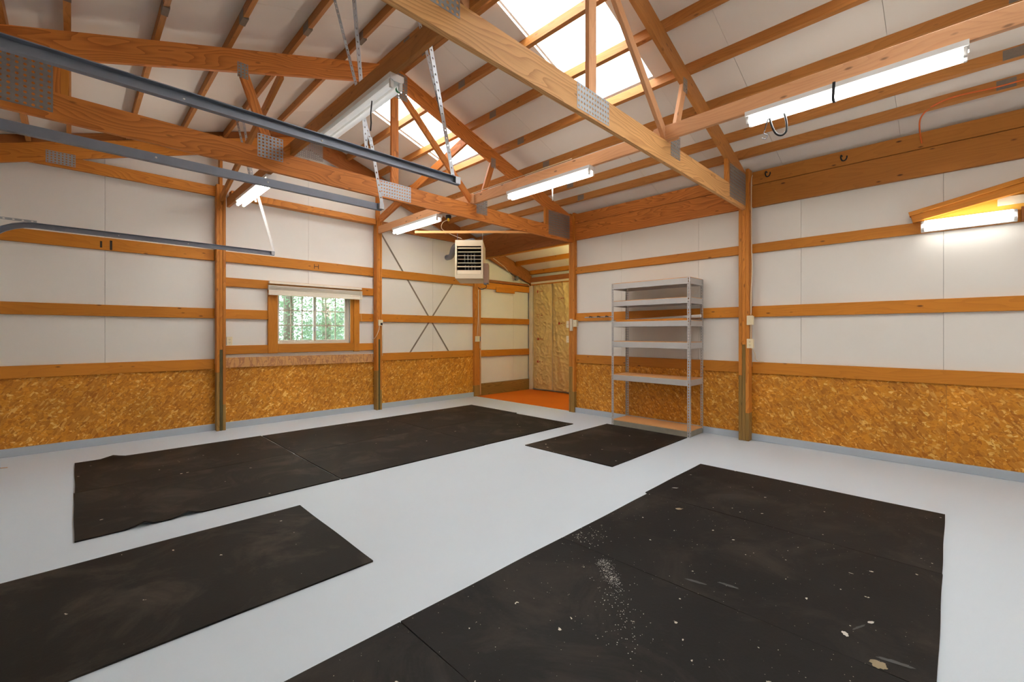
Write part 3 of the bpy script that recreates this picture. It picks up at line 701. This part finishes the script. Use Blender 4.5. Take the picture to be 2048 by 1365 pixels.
# ------------------------------------------------------------------ outside
gr = join_struct('trim_2', [((-6, 7.7, -.35), (14, 30, -.3))], LAWN); gr.name = 'lawn'; gr['label'] = 'grass outside the window'
def tree(x, y, h, r, lz, n, spread, label, seed):
    rnd = random.Random(seed); t = thing('garden_tree', (x, y, -.3), label, 'tree', 'trees outside the window')
    bm = bmesh.new(); tube_bm(bm, [(0, 0, 0), (.01, 0, h*.4), (-.01, .01, h*.7), (.02, 0, h)], r, 10); mesh_obj('trunk', bm, BARK, Matrix.Translation((x, y, -.3)), t)
    vs = []; fs = []
    for i in range(n):
        c = Vector((rnd.gauss(0, spread), rnd.gauss(0, spread*.6), rnd.uniform(lz, h+.4))); a = Vector((rnd.uniform(-1, 1), rnd.uniform(-1, 1), rnd.uniform(-1, 1))).normalized(); b = a.orthogonal().normalized()
        s_ = rnd.uniform(.015, .036)
        vs += [c+a*s_*1.4, c+b*s_*.6, c-a*s_*1.2, c-b*s_*.6]; fs.append((4*i, 4*i+1, 4*i+2, 4*i+3))
    me = bpy.data.meshes.new('foliage'); me.from_pydata(vs, [], fs); me.materials.append(LEAF)
    o = place(bpy.data.objects.new('foliage', me), Matrix.Translation((x, y, -.3)), t); o['kind'] = 'stuff'
tree(3.22, 9.9, 5.5, .10, .6, 17000, 1.0, 'tree with a thick trunk seen at the left of the window', 1)
tree(4.3, 10.6, 5.0, .10, .2, 17000, 1.2, 'leafy tree seen in the middle of the window', 2)
tree(5.6, 11.6, 4.8, .12, .3, 17000, 1.1, 'leafy tree seen at the right of the window', 3)
tree(2.3, 12.4, 5.8, .14, .0, 17000, 1.6, 'far pale tree behind the thick trunk outside', 4)
tree(6.8, 14.0, 6.0, .16, .0, 17000, 1.8, 'far tree beyond the grey shed outside', 5)
sh = thing('garden_shed', (5.2, 12.6, -.3), 'small grey shed half hidden by leaves outside the window', 'shed')
box('shed_wall', (4.9, 12.5, -.3), (6.3, 13.9, 1.45), SHED, sh)
prism('shed_roof', [(4.75, 1.45), (6.45, 1.45), (5.6, 2.15)], 12.4, 14.0, SHEDR, sh)

# ------------------------------------------------------------------ heater hung at 45 degrees
fw = Vector((math.cos(A), math.sin(A), 0)); rt = Vector((math.sin(A), -math.cos(A), 0))
def at(d, lat, z): v = fw*d+rt*lat; return Vector((v.x, v.y, z))
DH = 7.4
c0 = at(DH, (938-1024)/882.4*DH, 0)
zt_, zb_ = 1.385+(667.3-480.3)/882.4*DH, 1.385+(667.3-557.5)/882.4*DH
wh = 55.5/882.4*DH
HR = Matrix((rt, fw, Vector((0, 0, 1)))).transposed().to_4x4()   # local x = right, y = away from the room, z = up
mwh = Matrix.Translation((c0.x, c0.y, zb_)) @ HR; hh = zt_-zb_
heater = bpy.data.objects.new('unit_heater', None); place(heater, mwh); tagp(heater, 'beige louvred gas unit heater hanging in the far corner', 'heater')
def hbox(nm, lst, mat, par=heater, bev=.003):
    bm = bmesh.new()
    for lo, hi in lst: box_bm(bm, lo, hi, bev)
    return mesh_obj(nm, bm, mat, mwh, par)
hw = wh/2; ft = .115; fs = .028; fb = .075
hbox('cabinet', [((-hw, .0, 0), (-hw+fs, .03, hh)), ((hw-fs, 0, 0), (hw, .03, hh)), ((-hw+fs, 0, hh-ft*.86), (hw-fs, .03, hh)), ((-hw+fs, 0, 0), (hw-fs, .03, fb)),
                 ((-hw, .03, 0), (-hw+.006, .74, hh)), ((hw-.006, .03, 0), (hw, .74, hh)), ((-hw, .03, hh-.006), (hw, .74, hh)), ((-hw, .03, 0), (hw, .74, .006)), ((-hw, .735, 0), (hw, .74, hh))], HEAT)
hbox('heat_exchanger', [((-hw+.03, .16, .02), (hw-.03, .18, hh-.03))], NEARBLK)
bm = bmesh.new()
for i in range(4):
    xx = -.085+i*.055
    tube_bm(bm, [(xx, .12, hh-.21), (xx, .12, hh-.36)], .011, 8)
    tube_bm(bm, [(xx+.01, .13, hh-.40), (xx+.01, .13, hh-.52)], .009, 8)
mesh_obj('burner_tubes', bm, GALV, mwh, heater)
iz = hh-ft*.86
ys_l = [.885, .755, .635, .51, .385, .255]
for i, f in enumerate((.93, .79, .66, .53, .40, .27)):
    z_ = fb+(iz-fb)*f
    tl = [.30, .15, .08, -.02, .12, .25][i]
    bm = bmesh.new(); box_bm(bm, (-hw+fs+.004, -.03, -.0035), (hw-fs-.004, .03, .0035), .001)
    for v in bm.verts:
        if v.co.y < 0: v.co.x *= .965
    mesh_obj('louvre', bm, HEAT, mwh @ Matrix.Translation((0, .015, z_)) @ Matrix.Rotation(tl+.15, 4, 'X'), heater)
bm = bmesh.new(); box_bm(bm, (-hw+fs+.004, -.035, -.004), (hw-fs-.004, .035, .004), .001)
mesh_obj('louvre', bm, HEAT, mwh @ Matrix.Translation((0, .012, fb+.035)) @ Matrix.Rotation(1.3, 4, 'X'), heater)
hbox('control_box', [((hw+.003, .10, -.06), (hw+.088, .36, hh*.42))], HEATD)
hbox('conduit_box', [((hw+.005, .12, -.085), (hw+.06, .2, -.06))], GALVD)
tube('supply_cable', smoothpath([mwh @ Vector(p) for p in ((hw+.04, .15, -.085), (hw+.05, .16, -.13), (-.02+hw, .2, -.16), (hw-.07, .25, -.15), (hw-.1, .3, -.12))], 4), .006, BLACK, heater, 6)
fl = [mwh @ Vector(p) for p in ((.0, .50, hh), (.0, .50, hh+.05), (-.01, .56, hh+.09))]+[Vector((5.35, 6.95, 3.10)), Vector((5.52, 7.30, 2.98)), Vector((5.55, 7.49, 2.97))]
tube('flue_pipe', smoothpath(fl, 4), .058, GALVD, heater, 14)
for lx, ly in ((-hw+.02, .15), (hw-.015, .15)):
    p = mwh @ Vector((lx, ly, hh)); tube('hanger_rod', [p, Vector((p.x, p.y, 3.10))], .005, GALVD, heater, 6)
# support strut across the corner
s0, s1 = at(7.55, -1.66, 3.12), at(7.55, .62, 3.12)
tagp(beam('support_strut', s0, s1, .035, .04, W_LIGHT, None), 'thin strut crossing the corner above the heater', 'strut')
# twin plug adaptor and cables behind the truss
jb = thing('junction_box', (4.60, 7.0, 3.42), 'round black box with a yellow plug under the rafters near the heater', 'electrical box')
jp = at(8.2, (897-1024)/882.4*8.2, 1.385+(667.3-437)/882.4*8.2)
bm = bmesh.new(); tube_bm(bm, [(0, 0, 0), (0, 0, .055)], .05, 14); mesh_obj('box_body', bm, BLACK, Matrix.Translation(jp), jb)
bm = bmesh.new(); tube_bm(bm, [(0, 0, -.05), (0, 0, -.0)], .02, 10); mesh_obj('plug', bm, YEL, Matrix.Translation(jp), jb)
jq = lambda px, py, d: at(d, (px-1024)/882.4*d, 1.385+(667.3-py)/882.4*d)
tube('cord', smoothpath([jq(896, 440, 8.2), jq(885, 446, 8.15), jq(884, 458, 8.1), jq(900, 468, 7.9), jq(924, 478, 7.8)], 5), .005, CABLE, jb, 6)
# cable along the alcove rafter with a black round box
ac = thing('cable_run', (6.9, 7.3, 2.6), 'white cable with a round grey box running down the alcove rafter', 'cable')
tube('cable', smoothpath([(6.62, 7.375, 3.15), (7.0, 7.375, 2.98), (7.15, 7.375, 2.90), (7.35, 7.36, 2.72), (7.45, 7.36, 2.70)], 5), .007, CABLE, ac, 6)
tube('cable', smoothpath([(7.55, 7.36, 2.72), (7.65, 7.36, 2.62), (7.9, 7.38, 2.60), (7.98, 7.38, 2.52), (7.985, 7.39, 2.42)], 5), .007, CABLE, ac, 6)
bm = bmesh.new(); tube_bm(bm, [(0, .03, 0), (0, -.02, 0)], .055, 14); mesh_obj('box_body', bm, GALVD, Matrix.Translation((7.5, 7.365, 2.70)), ac)
# ------------------------------------------------------------------ alcove end
ae = thing('alcove_sill_beam', (8.0, 6.1, 2.6), 'dark eave boards across the top of the insulated alcove end', 'beam')
box('beam_board', (7.99, 4.82, 2.64), (8.06, 7.37, 2.755), W_BEAMD, ae, .003, 1)
tw = box('trim_strip', (8.0, 4.82, 2.592), (8.05, 7.36, 2.638), TRIMW, ae, .002, 1)
box('nailer', (8.0, 4.82, 2.562), (8.06, 7.36, 2.590), W_GIRT, ae, .002, 1)
box('corner_trim', (8.02, 7.335, 0.004), (8.06, 7.45, 2.56), TRIMW, ae, .003, 2)
def batt(y0, y1, seed, label, marks):
    def hgt(u, v):
        p = Vector((u*3.1+seed*7, v*2.0, seed*3.3)); a = (1-abs(mnoise.noise(p))*2.2)**3*.030; q = Vector((u*4+v*7+seed, v*17-u*5, seed)); b = (1-abs(mnoise.noise(q))*2.0)**3*.020+(1-abs(mnoise.noise(q*2.3))*2)**3*.009
        e = min(1, min(u, 1-u)*9); pin = sum(math.exp(-(((v-c)*7)**2))*.018 for c in (.12, .3, .5, .7, .88))
        return .03+(a+b)*e+.05*math.sin(PI*max(0, min(1, u)))**.6-.035-pin*e
    wv = y1-y0; H0, H1 = .045, 2.565
    nu, nv = 34, 170; bm = bmesh.new(); G = []
    for j in range(nv+1):
        G.append([bm.verts.new((8.055-hgt(i/nu, j/nv)-.0, y0+wv*i/nu, H0+(H1-H0)*j/nv)) for i in range(nu+1)])
    for j in range(nv):
        for i in range(nu):
            f = bm.faces.new((G[j][i], G[j][i+1], G[j+1][i+1], G[j+1][i])); f.smooth = True
    t = thing('insulation_batt', (8.05, (y0+y1)/2, .04), label, 'insulation', 'kraft faced insulation batts')
    mesh_obj('kraft_facing', bm, KRAFT, Matrix.Identity(4), t)
    for (u, v) in marks:
        bm = bmesh.new()
        for du, dw in ((0, .12), (.15, .045), (.21, .04), (.27, .045)):
            a, b = (u+du), (u+du+dw*.8); z0 = v-.013 if du else v-.028; z1 = v+.013 if du else v+.028
            P = lambda uu, zz: (8.055-hgt(uu, (zz-H0)/(H1-H0))-.004, y0+wv*uu, zz)
            # camera sees +Y on the left, so u runs downwards in Y
            bm.faces.new([bm.verts.new(P(1-a, z0)), bm.verts.new(P(1-b, z0)), bm.verts.new(P(1-b, z1)), bm.verts.new(P(1-a, z1))])
        mesh_obj('printed_mark', bm, RED, Matrix.Identity(4), t)
batt(6.735, 7.333, 1, 'left brown paper insulation batt at the alcove end', [(.25, 2.40), (.25, 1.82), (.28, 1.25), (.27, .70)])
batt(6.135, 6.728, 2, 'second brown paper insulation batt, partly behind the alcove post', [(.35, 2.20), (.36, 1.62)])
batt(5.52, 6.13, 3, 'third brown paper insulation batt hidden by the alcove post', [(.3, 2.3)])
batt(4.83, 5.515, 4, 'last brown paper insulation batt by the alcove side wall', [(.3, 1.7)])

# ------------------------------------------------------------------ electrical boxes and cables
def device(name, c, n, kind, label, sz=(.075, .120)):
    """c centre of the plate, n outward normal ('x' = -X or 'y' = -Y)"""
    t = thing(name, c, label, 'outlet' if kind != 'switch' else 'switch')
    c = Vector(c); a, b = sz[0]/2, sz[1]/2
    if n == 'x': f = lambda u0, u1, z0, z1, d0, d1: (Vector((c.x-d1, c.y+u0, c.z+z0)), Vector((c.x-d0, c.y+u1, c.z+z1)))
    else: f = lambda u0, u1, z0, z1, d0, d1: (Vector((c.x+u0, c.y-d1, c.z+z0)), Vector((c.x+u1, c.y-d0, c.z+z1)))
    def bx(nm, args, m, bev=.001):
        bm = bmesh.new()
        for q in args: lo, hi = f(*q); box_bm(bm, lo, hi, bev)
        mesh_obj(nm, bm, m, Matrix.Identity(4), t)
    bx('device_box', [(-a*.9, a*.9, -b*.93, b*.93, -.05, 0)], ALMOND)
    bx('cover_plate', [(-a, a, -b, b, 0, .006)], ALMOND, .0025)
    if kind == 'outlet':
        bx('socket_face', [(-.016, .016, .008, .036, .006, .009), (-.016, .016, -.036, -.008, .006, .009)], ALMOND, .003)
        bx('socket_slots', [q for s_ in (.022, -.022) for q in ((-.008, -.005, s_-.001, s_+.009, .009, .0095), (.005, .008, s_-.001, s_+.009, .009, .0095), (-.0025, .0025, s_-.011, s_-.006, .009, .0095))], SLOT, 0)
    elif kind == 'switch':
        bx('toggle', [(-.004, .004, -.008, .010, .006, .016)], ALMOND, .001)
    return t
device('wall_switch', (6.125, 1.842, 1.553), 'x', 'switch', 'almond switch box on the right wall post')
device('wall_outlet', (6.125, 1.842, 1.256), 'x', 'outlet', 'almond outlet box below the switch on the right wall post')
device('wall_outlet', (1.60, 7.345, 1.275), 'y', 'outlet', 'almond outlet beside the post left of the window', (.07, .12))
device('wall_switch', (6.20, 4.665, 1.56), 'x', 'switch', 'almond switch right of the alcove post')
device('wall_switch', (6.262, 4.862, 1.545), 'x', 'switch', 'upper almond switch box left of the alcove post')
device('wall_outlet', (6.262, 4.862, 1.28), 'x', 'outlet', 'lower almond outlet box left of the alcove post')
bk = box('wood_block', (6.185, 4.72, 1.43), (6.218, 4.77, 1.64), TRIMW, None, .003, 2); tagp(bk, 'small pale wooden block on the front of the alcove post', 'block')
cb = thing('junction_box', (6.30, 7.40, 1.27), 'white box with a blue edge on the corner post', 'electrical box')
box('box_body', (6.262, 7.35, 1.205), (6.335, 7.429, 1.325), ALMOND, cb, .004, 2); box('box_side', (6.337, 7.37, 1.215), (6.375, 7.429, 1.315), BLUEP, cb, .004, 2)
tb = thing('timer_box', (3.955, 7.33, 1.57), 'beige thermostat box with dark dial on the post right of the window', 'electrical box')
box('box_body', (3.91, 7.30, 1.525), (3.985, 7.344, 1.63), ALMOND, tb, .004, 2); box('dial', (3.935, 7.295, 1.535), (3.975, 7.302, 1.575), NEARBLK, tb, .002, 0)
tube('cord', smoothpath([(3.92, 7.31, 1.53), (3.90, 7.30, 1.44), (3.84, 7.30, 1.32), (3.80, 7.34, 1.27)], 5), .005, CABLE, tb, 6)
tube('cord', [(3.995, 7.335, 1.60), (3.997, 7.335, 1.3), (3.992, 7.335, .98)], .0045, CABLE, tb, 6)
cr = lambda pts, lab, m=CABLE, r=.006: tagp(tube('cable', smoothpath(pts, 6), r, m, None, 6), lab, 'cable')
cr([(6.20, 1.835, 3.42), (6.19, 1.845, 3.3), (6.19, 1.845, 2.6), (6.17, 1.83, 2.2), (6.165, 1.842, 1.9), (6.16, 1.842, 1.62)], 'white cable running down the right wall post to the switch')
cr([(6.15, 1.838, 1.492), (6.155, 1.842, 1.4), (6.15, 1.84, 1.318)], 'short white cable between the switch and outlet on the right post')
cr([(6.16, 1.83, 1.194), (6.18, 1.80, 1.12), (6.20, 1.80, 1.06), (6.23, 1.77, 1.03), (6.262, 1.72, 1.022)], 'white cable curling below the outlet onto the lower right girt')
cr([(6.35, 7.42, 2.35), (6.352, 7.42, 1.9), (6.345, 7.42, 1.7), (6.318, 7.42, 1.33)], 'white cable down the corner post to the junction box')
cr([(6.36, 7.42, 2.35), (6.362, 7.42, 1.9), (6.372, 7.42, 1.6), (6.368, 7.42, 1.32)], 'second white cable beside it on the corner post')
cr([(6.395, 7.42, 1.20), (6.40, 7.42, 1.05)], 'cable stub below the blue edge of the junction box', CABLE, .008)
box('trim_board', (6.395, 7.40, .03), (6.415, 7.428, 1.02), W_SHELF, None, .002, 2); tagp(bpy.data.objects['trim_board'], 'thin upright wooden strip beside the corner post', 'board')
sb = thing('hook_rail', (6.25, 4.2, 1.65), 'narrow steel bracket rail on the girt left of the shelf', 'bracket')
box('rail_bar', (6.255, 3.93, 1.652), (6.263, 4.50, 1.668), GALV, sb, .001, 1)
for i in range(3): tube('hook', [(6.255, 4.40-i*.16, 1.66), (6.235, 4.38-i*.16, 1.675), (6.232, 4.33-i*.16, 1.66)], .006, BLACK, sb, 6)
cr([(4.7, 5.36, 3.33), (4.3, 5.1, 3.335), (3.97, 4.95, 3.33), (3.93, 4.6, 3.327), (3.93, 3.0, 3.327)], 'white wire lying on top of the middle light board', CABLE, .004)

# ------------------------------------------------------------------ metal shelving
sx0, sx1, sy0, sy1 = 5.79, 6.225, 2.472, 3.668
sf = thing('shelving_unit', ((sx0+sx1)/2, (sy0+sy1)/2, 0), 'tall grey steel shelving unit with six particle board shelves against the right wall', 'shelves')
for x, sx in ((sx0, 1), (sx1, -1)):
    for yv, sy in ((sy0, 1), (sy1, -1)):
        bm = bmesh.new(); n = 56
        holed_bm(bm, (0, 0, 0), (0, 0, 1), (0, sy, 0), n, 1, 2.135/n, .036, .0085, 8, 1.5)
        holed_bm(bm, (0, 0, 0), (0, 0, 1), (sx, 0, 0), n, 1, 2.135/n, .036, .0085, 8, 1.5)
        bmesh.ops.remove_doubles(bm, verts=bm.verts, dist=1e-5)
        o = mesh_obj('upright', bm, RACK, Matrix.Translation((x, yv, 0)), sf)
        md = o.modifiers.new('thickness', 'SOLIDIFY'); md.thickness = .002; md.offset = 0
for k, (z0, z1) in enumerate(((0.004, .078), (.682, .762), (1.178, 1.262), (1.482, 1.558), (1.79, 1.865), (2.048, 2.13))):
    mt = RACKD if k == 0 else RACK
    box('shelf_beam', (sx0+.001, sy0+.03, z0), (sx0+.022, sy1-.03, z1), mt, sf, .002, 1)
    box('shelf_beam', (sx1-.022, sy0+.03, z0), (sx1-.001, sy1-.03, z1), mt, sf, .002, 1)
    box('shelf_beam', (sx0+.03, sy0+.001, z0), (sx1-.03, sy0+.02, z1), mt, sf, .002, 0)
    box('shelf_beam', (sx0+.03, sy1-.02, z0), (sx1-.03, sy1-.001, z1), mt, sf, .002, 0)
    box('shelf_board', (sx0+.004, sy0+.004, z1-.006), (sx1-.004, sy1-.004, z1+.008), W_SHELF, sf, .001, 1)
tagp(tube('metal_tube', [(6.12, 2.46, 1.625), (6.12, 3.55, 1.585)], .022, WHITE, None, 12), 'pale tube lying along the back of the third shelf from the top', 'tube')
tagp(box('board_offcut', (5.83, 2.53, 1.568), (5.98, 3.62, 1.59), W_GIRT, None, .002, 1), 'flat pine offcut lying on the third shelf from the top', 'board')

# ------------------------------------------------------------------ sloped boards with the wall light at right
hb = thing('sloped_header', (6.2, -.1, 2.6), 'sloping doubled board over yellow-lit plywood on the right wall', 'board')
beam('sloped_board', (6.215, .335, 2.625), (6.215, -.62, 2.835), .10, .042, W_GIRT, hb)
beam('sloped_board', (6.225, .315, 2.575), (6.225, -.62, 2.77), .08, .075, W_GIRT, hb)
bm = bmesh.new()
P = [(6.268, .25, 2.545), (6.268, -.62, 2.545), (6.268, -.62, 2.76), (6.268, .25, 2.565)]
a = [bm.verts.new(p) for p in P]; b = [bm.verts.new((p[0]+.012, p[1], p[2])) for p in P]
bm.faces.new(a); bm.faces.new(b[::-1])
for i in range(4): bm.faces.new((a[i], a[(i+1) % 4], b[(i+1) % 4], b[i]))
mesh_obj('plywood_gusset', bm, simple('lit_yellow_plywood', (226, 170, 60), .6, nz=.1), Matrix.Identity(4), hb)  # yellow lamplight of the opening behind is put into the board colour
box('cover_board', (6.25, -.62, 2.60), (6.267, -.29, 2.68), TRIMW, hb, .002, 1)
box('nailer', (6.24, -.7, 2.425), (6.264, -.44, 2.565), W_BEAMD, hb, .002, 1)

# ------------------------------------------------------------------ rubber mats
def mat(x0, x1, y0, y1, m, label, bumps=(), z=.0, dx=0):
    nx, ny = max(8, int((x1-x0)/.05)), max(8, int((y1-y0)/.05)); th = .010
    o_ = Vector(((x0+x1)/2, (y0+y1)/2, 0)); rnd = random.Random(label)
    ph = [rnd.uniform(0, 6) for _ in range(4)]
    bm = bmesh.new(); top = []; bot = []
    for j in range(ny+1):
        rt_ = []; rb = []
        for i in range(nx+1):
            u, v = i/nx, j/ny; x = x0+(x1-x0)*u; yv = y0+(y1-y0)*v
            wob = .0015*math.sin(3*v*PI+ph[0]); wob2 = .0015*math.sin(3*u*PI+ph[1])
            xx = x+(wob*(abs(u-.5)*2)**4); yy = yv+(wob2*(abs(v-.5)*2)**4)
            h = 0
            for bx, by, r, bh in bumps: h += bh*math.exp(-(((xx-bx)/r)**2+((yy-by)/(r*2.2))**2))
            h += .0006*(1+math.sin(x*5+ph[2])*math.sin(yv*4+ph[3]))
            rt_.append(bm.verts.new((xx-o_.x, yy-o_.y, z+th+h))); rb.append(bm.verts.new((xx-o_.x, yy-o_.y, z+.0006+h*.98)))
        top.append(rt_); bot.append(rb)
    for j in range(ny):
        for i in range(nx):
            f = bm.faces.new((top[j][i], top[j][i+1], top[j+1][i+1], top[j+1][i])); f.smooth = True; f.tag = True
            bm.faces.new((bot[j][i], bot[j+1][i], bot[j+1][i+1], bot[j][i+1]))
    for i in range(nx):
        bm.faces.new((bot[0][i], bot[0][i+1], top[0][i+1], top[0][i])); bm.faces.new((top[ny][i], top[ny][i+1], bot[ny][i+1], bot[ny][i]))
    for j in range(ny):
        bm.faces.new((top[j][0], top[j+1][0], bot[j+1][0], bot[j][0])); bm.faces.new((bot[j][nx], bot[j+1][nx], top[j+1][nx], top[j][nx]))
    for ed in bm.edges:
        if len({f.tag for f in ed.link_faces}) == 2: ed.smooth = False
    o = mesh_obj('rubber_mat', bm, m, Matrix.Translation(o_)); return tagp(o, label, 'mat', 'black rubber floor mats')
e = .002
mat(.018, 1.795, 5.345+e, 6.58, MAT_A, 'back left mat of the long strip, with a raised edge towards the window wall', ((.32, 6.60, .06, .028),))
mat(1.812, 3.615, 5.345+e, 6.565, MAT_A, 'back middle mat of the long strip below the window')
mat(3.62, 5.45, 5.345+e, 6.57, MAT_A, 'back right mat of the long strip, nearest the orange alcove')
mat(.010, 1.79, 4.10, 5.343, MAT_A, 'front left mat of the long strip, with two curled bumps on its near edge', ((.36, 4.10, .045, .03), (.62, 4.10, .05, .032)))
mat(1.806, 3.61, 4.095, 5.343, MAT_A, 'front middle mat of the long strip, beside the open seam')
mat(3.614, 5.40, 4.10, 5.343, MAT_A, 'front right mat of the long strip, its corner pointing at the alcove post')
mat(-.52, 1.291, 2.485, 3.70, MAT_A, 'single mat at the lower left of the floor')
mat(3.955, 5.765, 2.498, 3.735, MAT_A, 'single mat in front of the metal shelving')
mat(3.519, 4.694, .05, 1.89, MAT_B, 'mat at the far end of the big near block, closest to the right wall', z=.0)
mat(2.338, 3.515, .048, 1.862, MAT_B, 'second mat from the far end of the big near block')
mat(1.110, 2.334, .046, 1.866, MAT_B, 'third mat of the big near block, with a dusty scuff')
mat(-.10, 1.106, .044, 1.866, MAT_B, 'nearest mat of the big block at the bottom of the picture')
tagp(beam('straw_wisp', (-.60, 6.93, .004), (-.47, 6.87, .006), .012, .004, W_SHELF, None, (0, 0, 1), 0), 'small yellow straw on the floor at far left', 'straw')

# ------------------------------------------------------------------ dust and paint on the big block
def grains(name, path, spread, n, smin, smax, m, parent, seed):
    rnd = random.Random(seed); vs = []; fs = []
    for i in range(n):
        t_ = rnd.random()**1.3*(len(path)-1); k = min(int(t_), len(path)-2); f = t_-k
        x = path[k][0]+(path[k+1][0]-path[k][0])*f+rnd.gauss(0, spread); yv = path[k][1]+(path[k+1][1]-path[k][1])*f+rnd.gauss(0, spread)
        s_ = rnd.uniform(smin, smax); a = rnd.uniform(0, PI)
        for q in range(5): r_ = s_*rnd.uniform(.6, 1.1); vs.append((x+r_*math.cos(a+q*1.257), yv+r_*math.sin(a+q*1.257), .0132))
        fs.append(tuple(range(5*i, 5*i+5)))
    me = bpy.data.meshes.new(name); me.from_pydata(vs, [], fs); me.materials.append(m)
    o = place(bpy.data.objects.new(name, me), Matrix.Identity(4), parent); o['kind'] = 'stuff'; return o
PAINT = simple('dried_paint', (206, 204, 196), .7); TAN = simple('tan_crust', (150, 136, 108), .8); SMEAR = simple('grey_smear', (78, 80, 80), .7)
fm = lambda s_: [o for o in bpy.data.objects if o.get('label', '').startswith(s_)][0]
m1, m2, m3 = fm('mat at the far end'), fm('second mat from'), fm('third mat of')
grains('dust_grains', [(2.27, 1.49), (2.18, 1.40), (2.10, 1.31)], .022, 420, .0012, .003, PAINT, m3, 5)
grains('dust_grains', [(2.15, 1.36), (1.95, 1.2), (1.7, 1.0)], .05, 160, .0015, .0035, PAINT, m3, 6)
grains('paint_flecks', [(2.42, 1.78), (2.50, 1.70)], .07, 70, .002, .0045, PAINT, m2, 7)
def blotch(name, c, L, W_, ang, m, parent, seed):
    rnd = random.Random(seed); n = 22; bm = bmesh.new(); vs = []
    for k in range(n):
        a = 2*PI*k/n; r_ = rnd.uniform(.75, 1.15); u, v = L*math.cos(a)*r_, W_*math.sin(a)*r_
        vs.append(bm.verts.new((c[0]+u*math.cos(ang)-v*math.sin(ang), c[1]+u*math.sin(ang)+v*math.cos(ang), .0131)))
    bm.faces.new(vs); return mesh_obj(name, bm, m, Matrix.Identity(4), parent)

for nm, c, L_, W_, an, m_, par, sd in (('paint_streak', (3.79, 1.75), .028, .008, -.9, PAINT, m1, 1), ('crust_spot', (3.36, 1.52), .030, .016, -.8, TAN, m2, 2), ('paint_blob', (2.50, .353), .020, .012, .6, PAINT, m2, 3),
        ('paint_streak', (2.60, .315), .05, .006, -.4, SMEAR, m2, 8), ('paint_blob', (2.685, .28), .02, .008, -.5, PAINT, m2, 4), ('crust_spot', (2.365, .22), .028, .030, .3, TAN, m2, 5),
        ('grey_smear', (2.44, 1.01), .055, .011, -1.35, SMEAR, m2, 6), ('grey_smear', (2.53, .87), .06, .011, -1.45, SMEAR, m2, 7), ('grey_smear', (2.43, .175), .065, .012, -1.35, SMEAR, m2, 9)):
    blotch(nm, c, L_, W_, an, m_, par, sd)
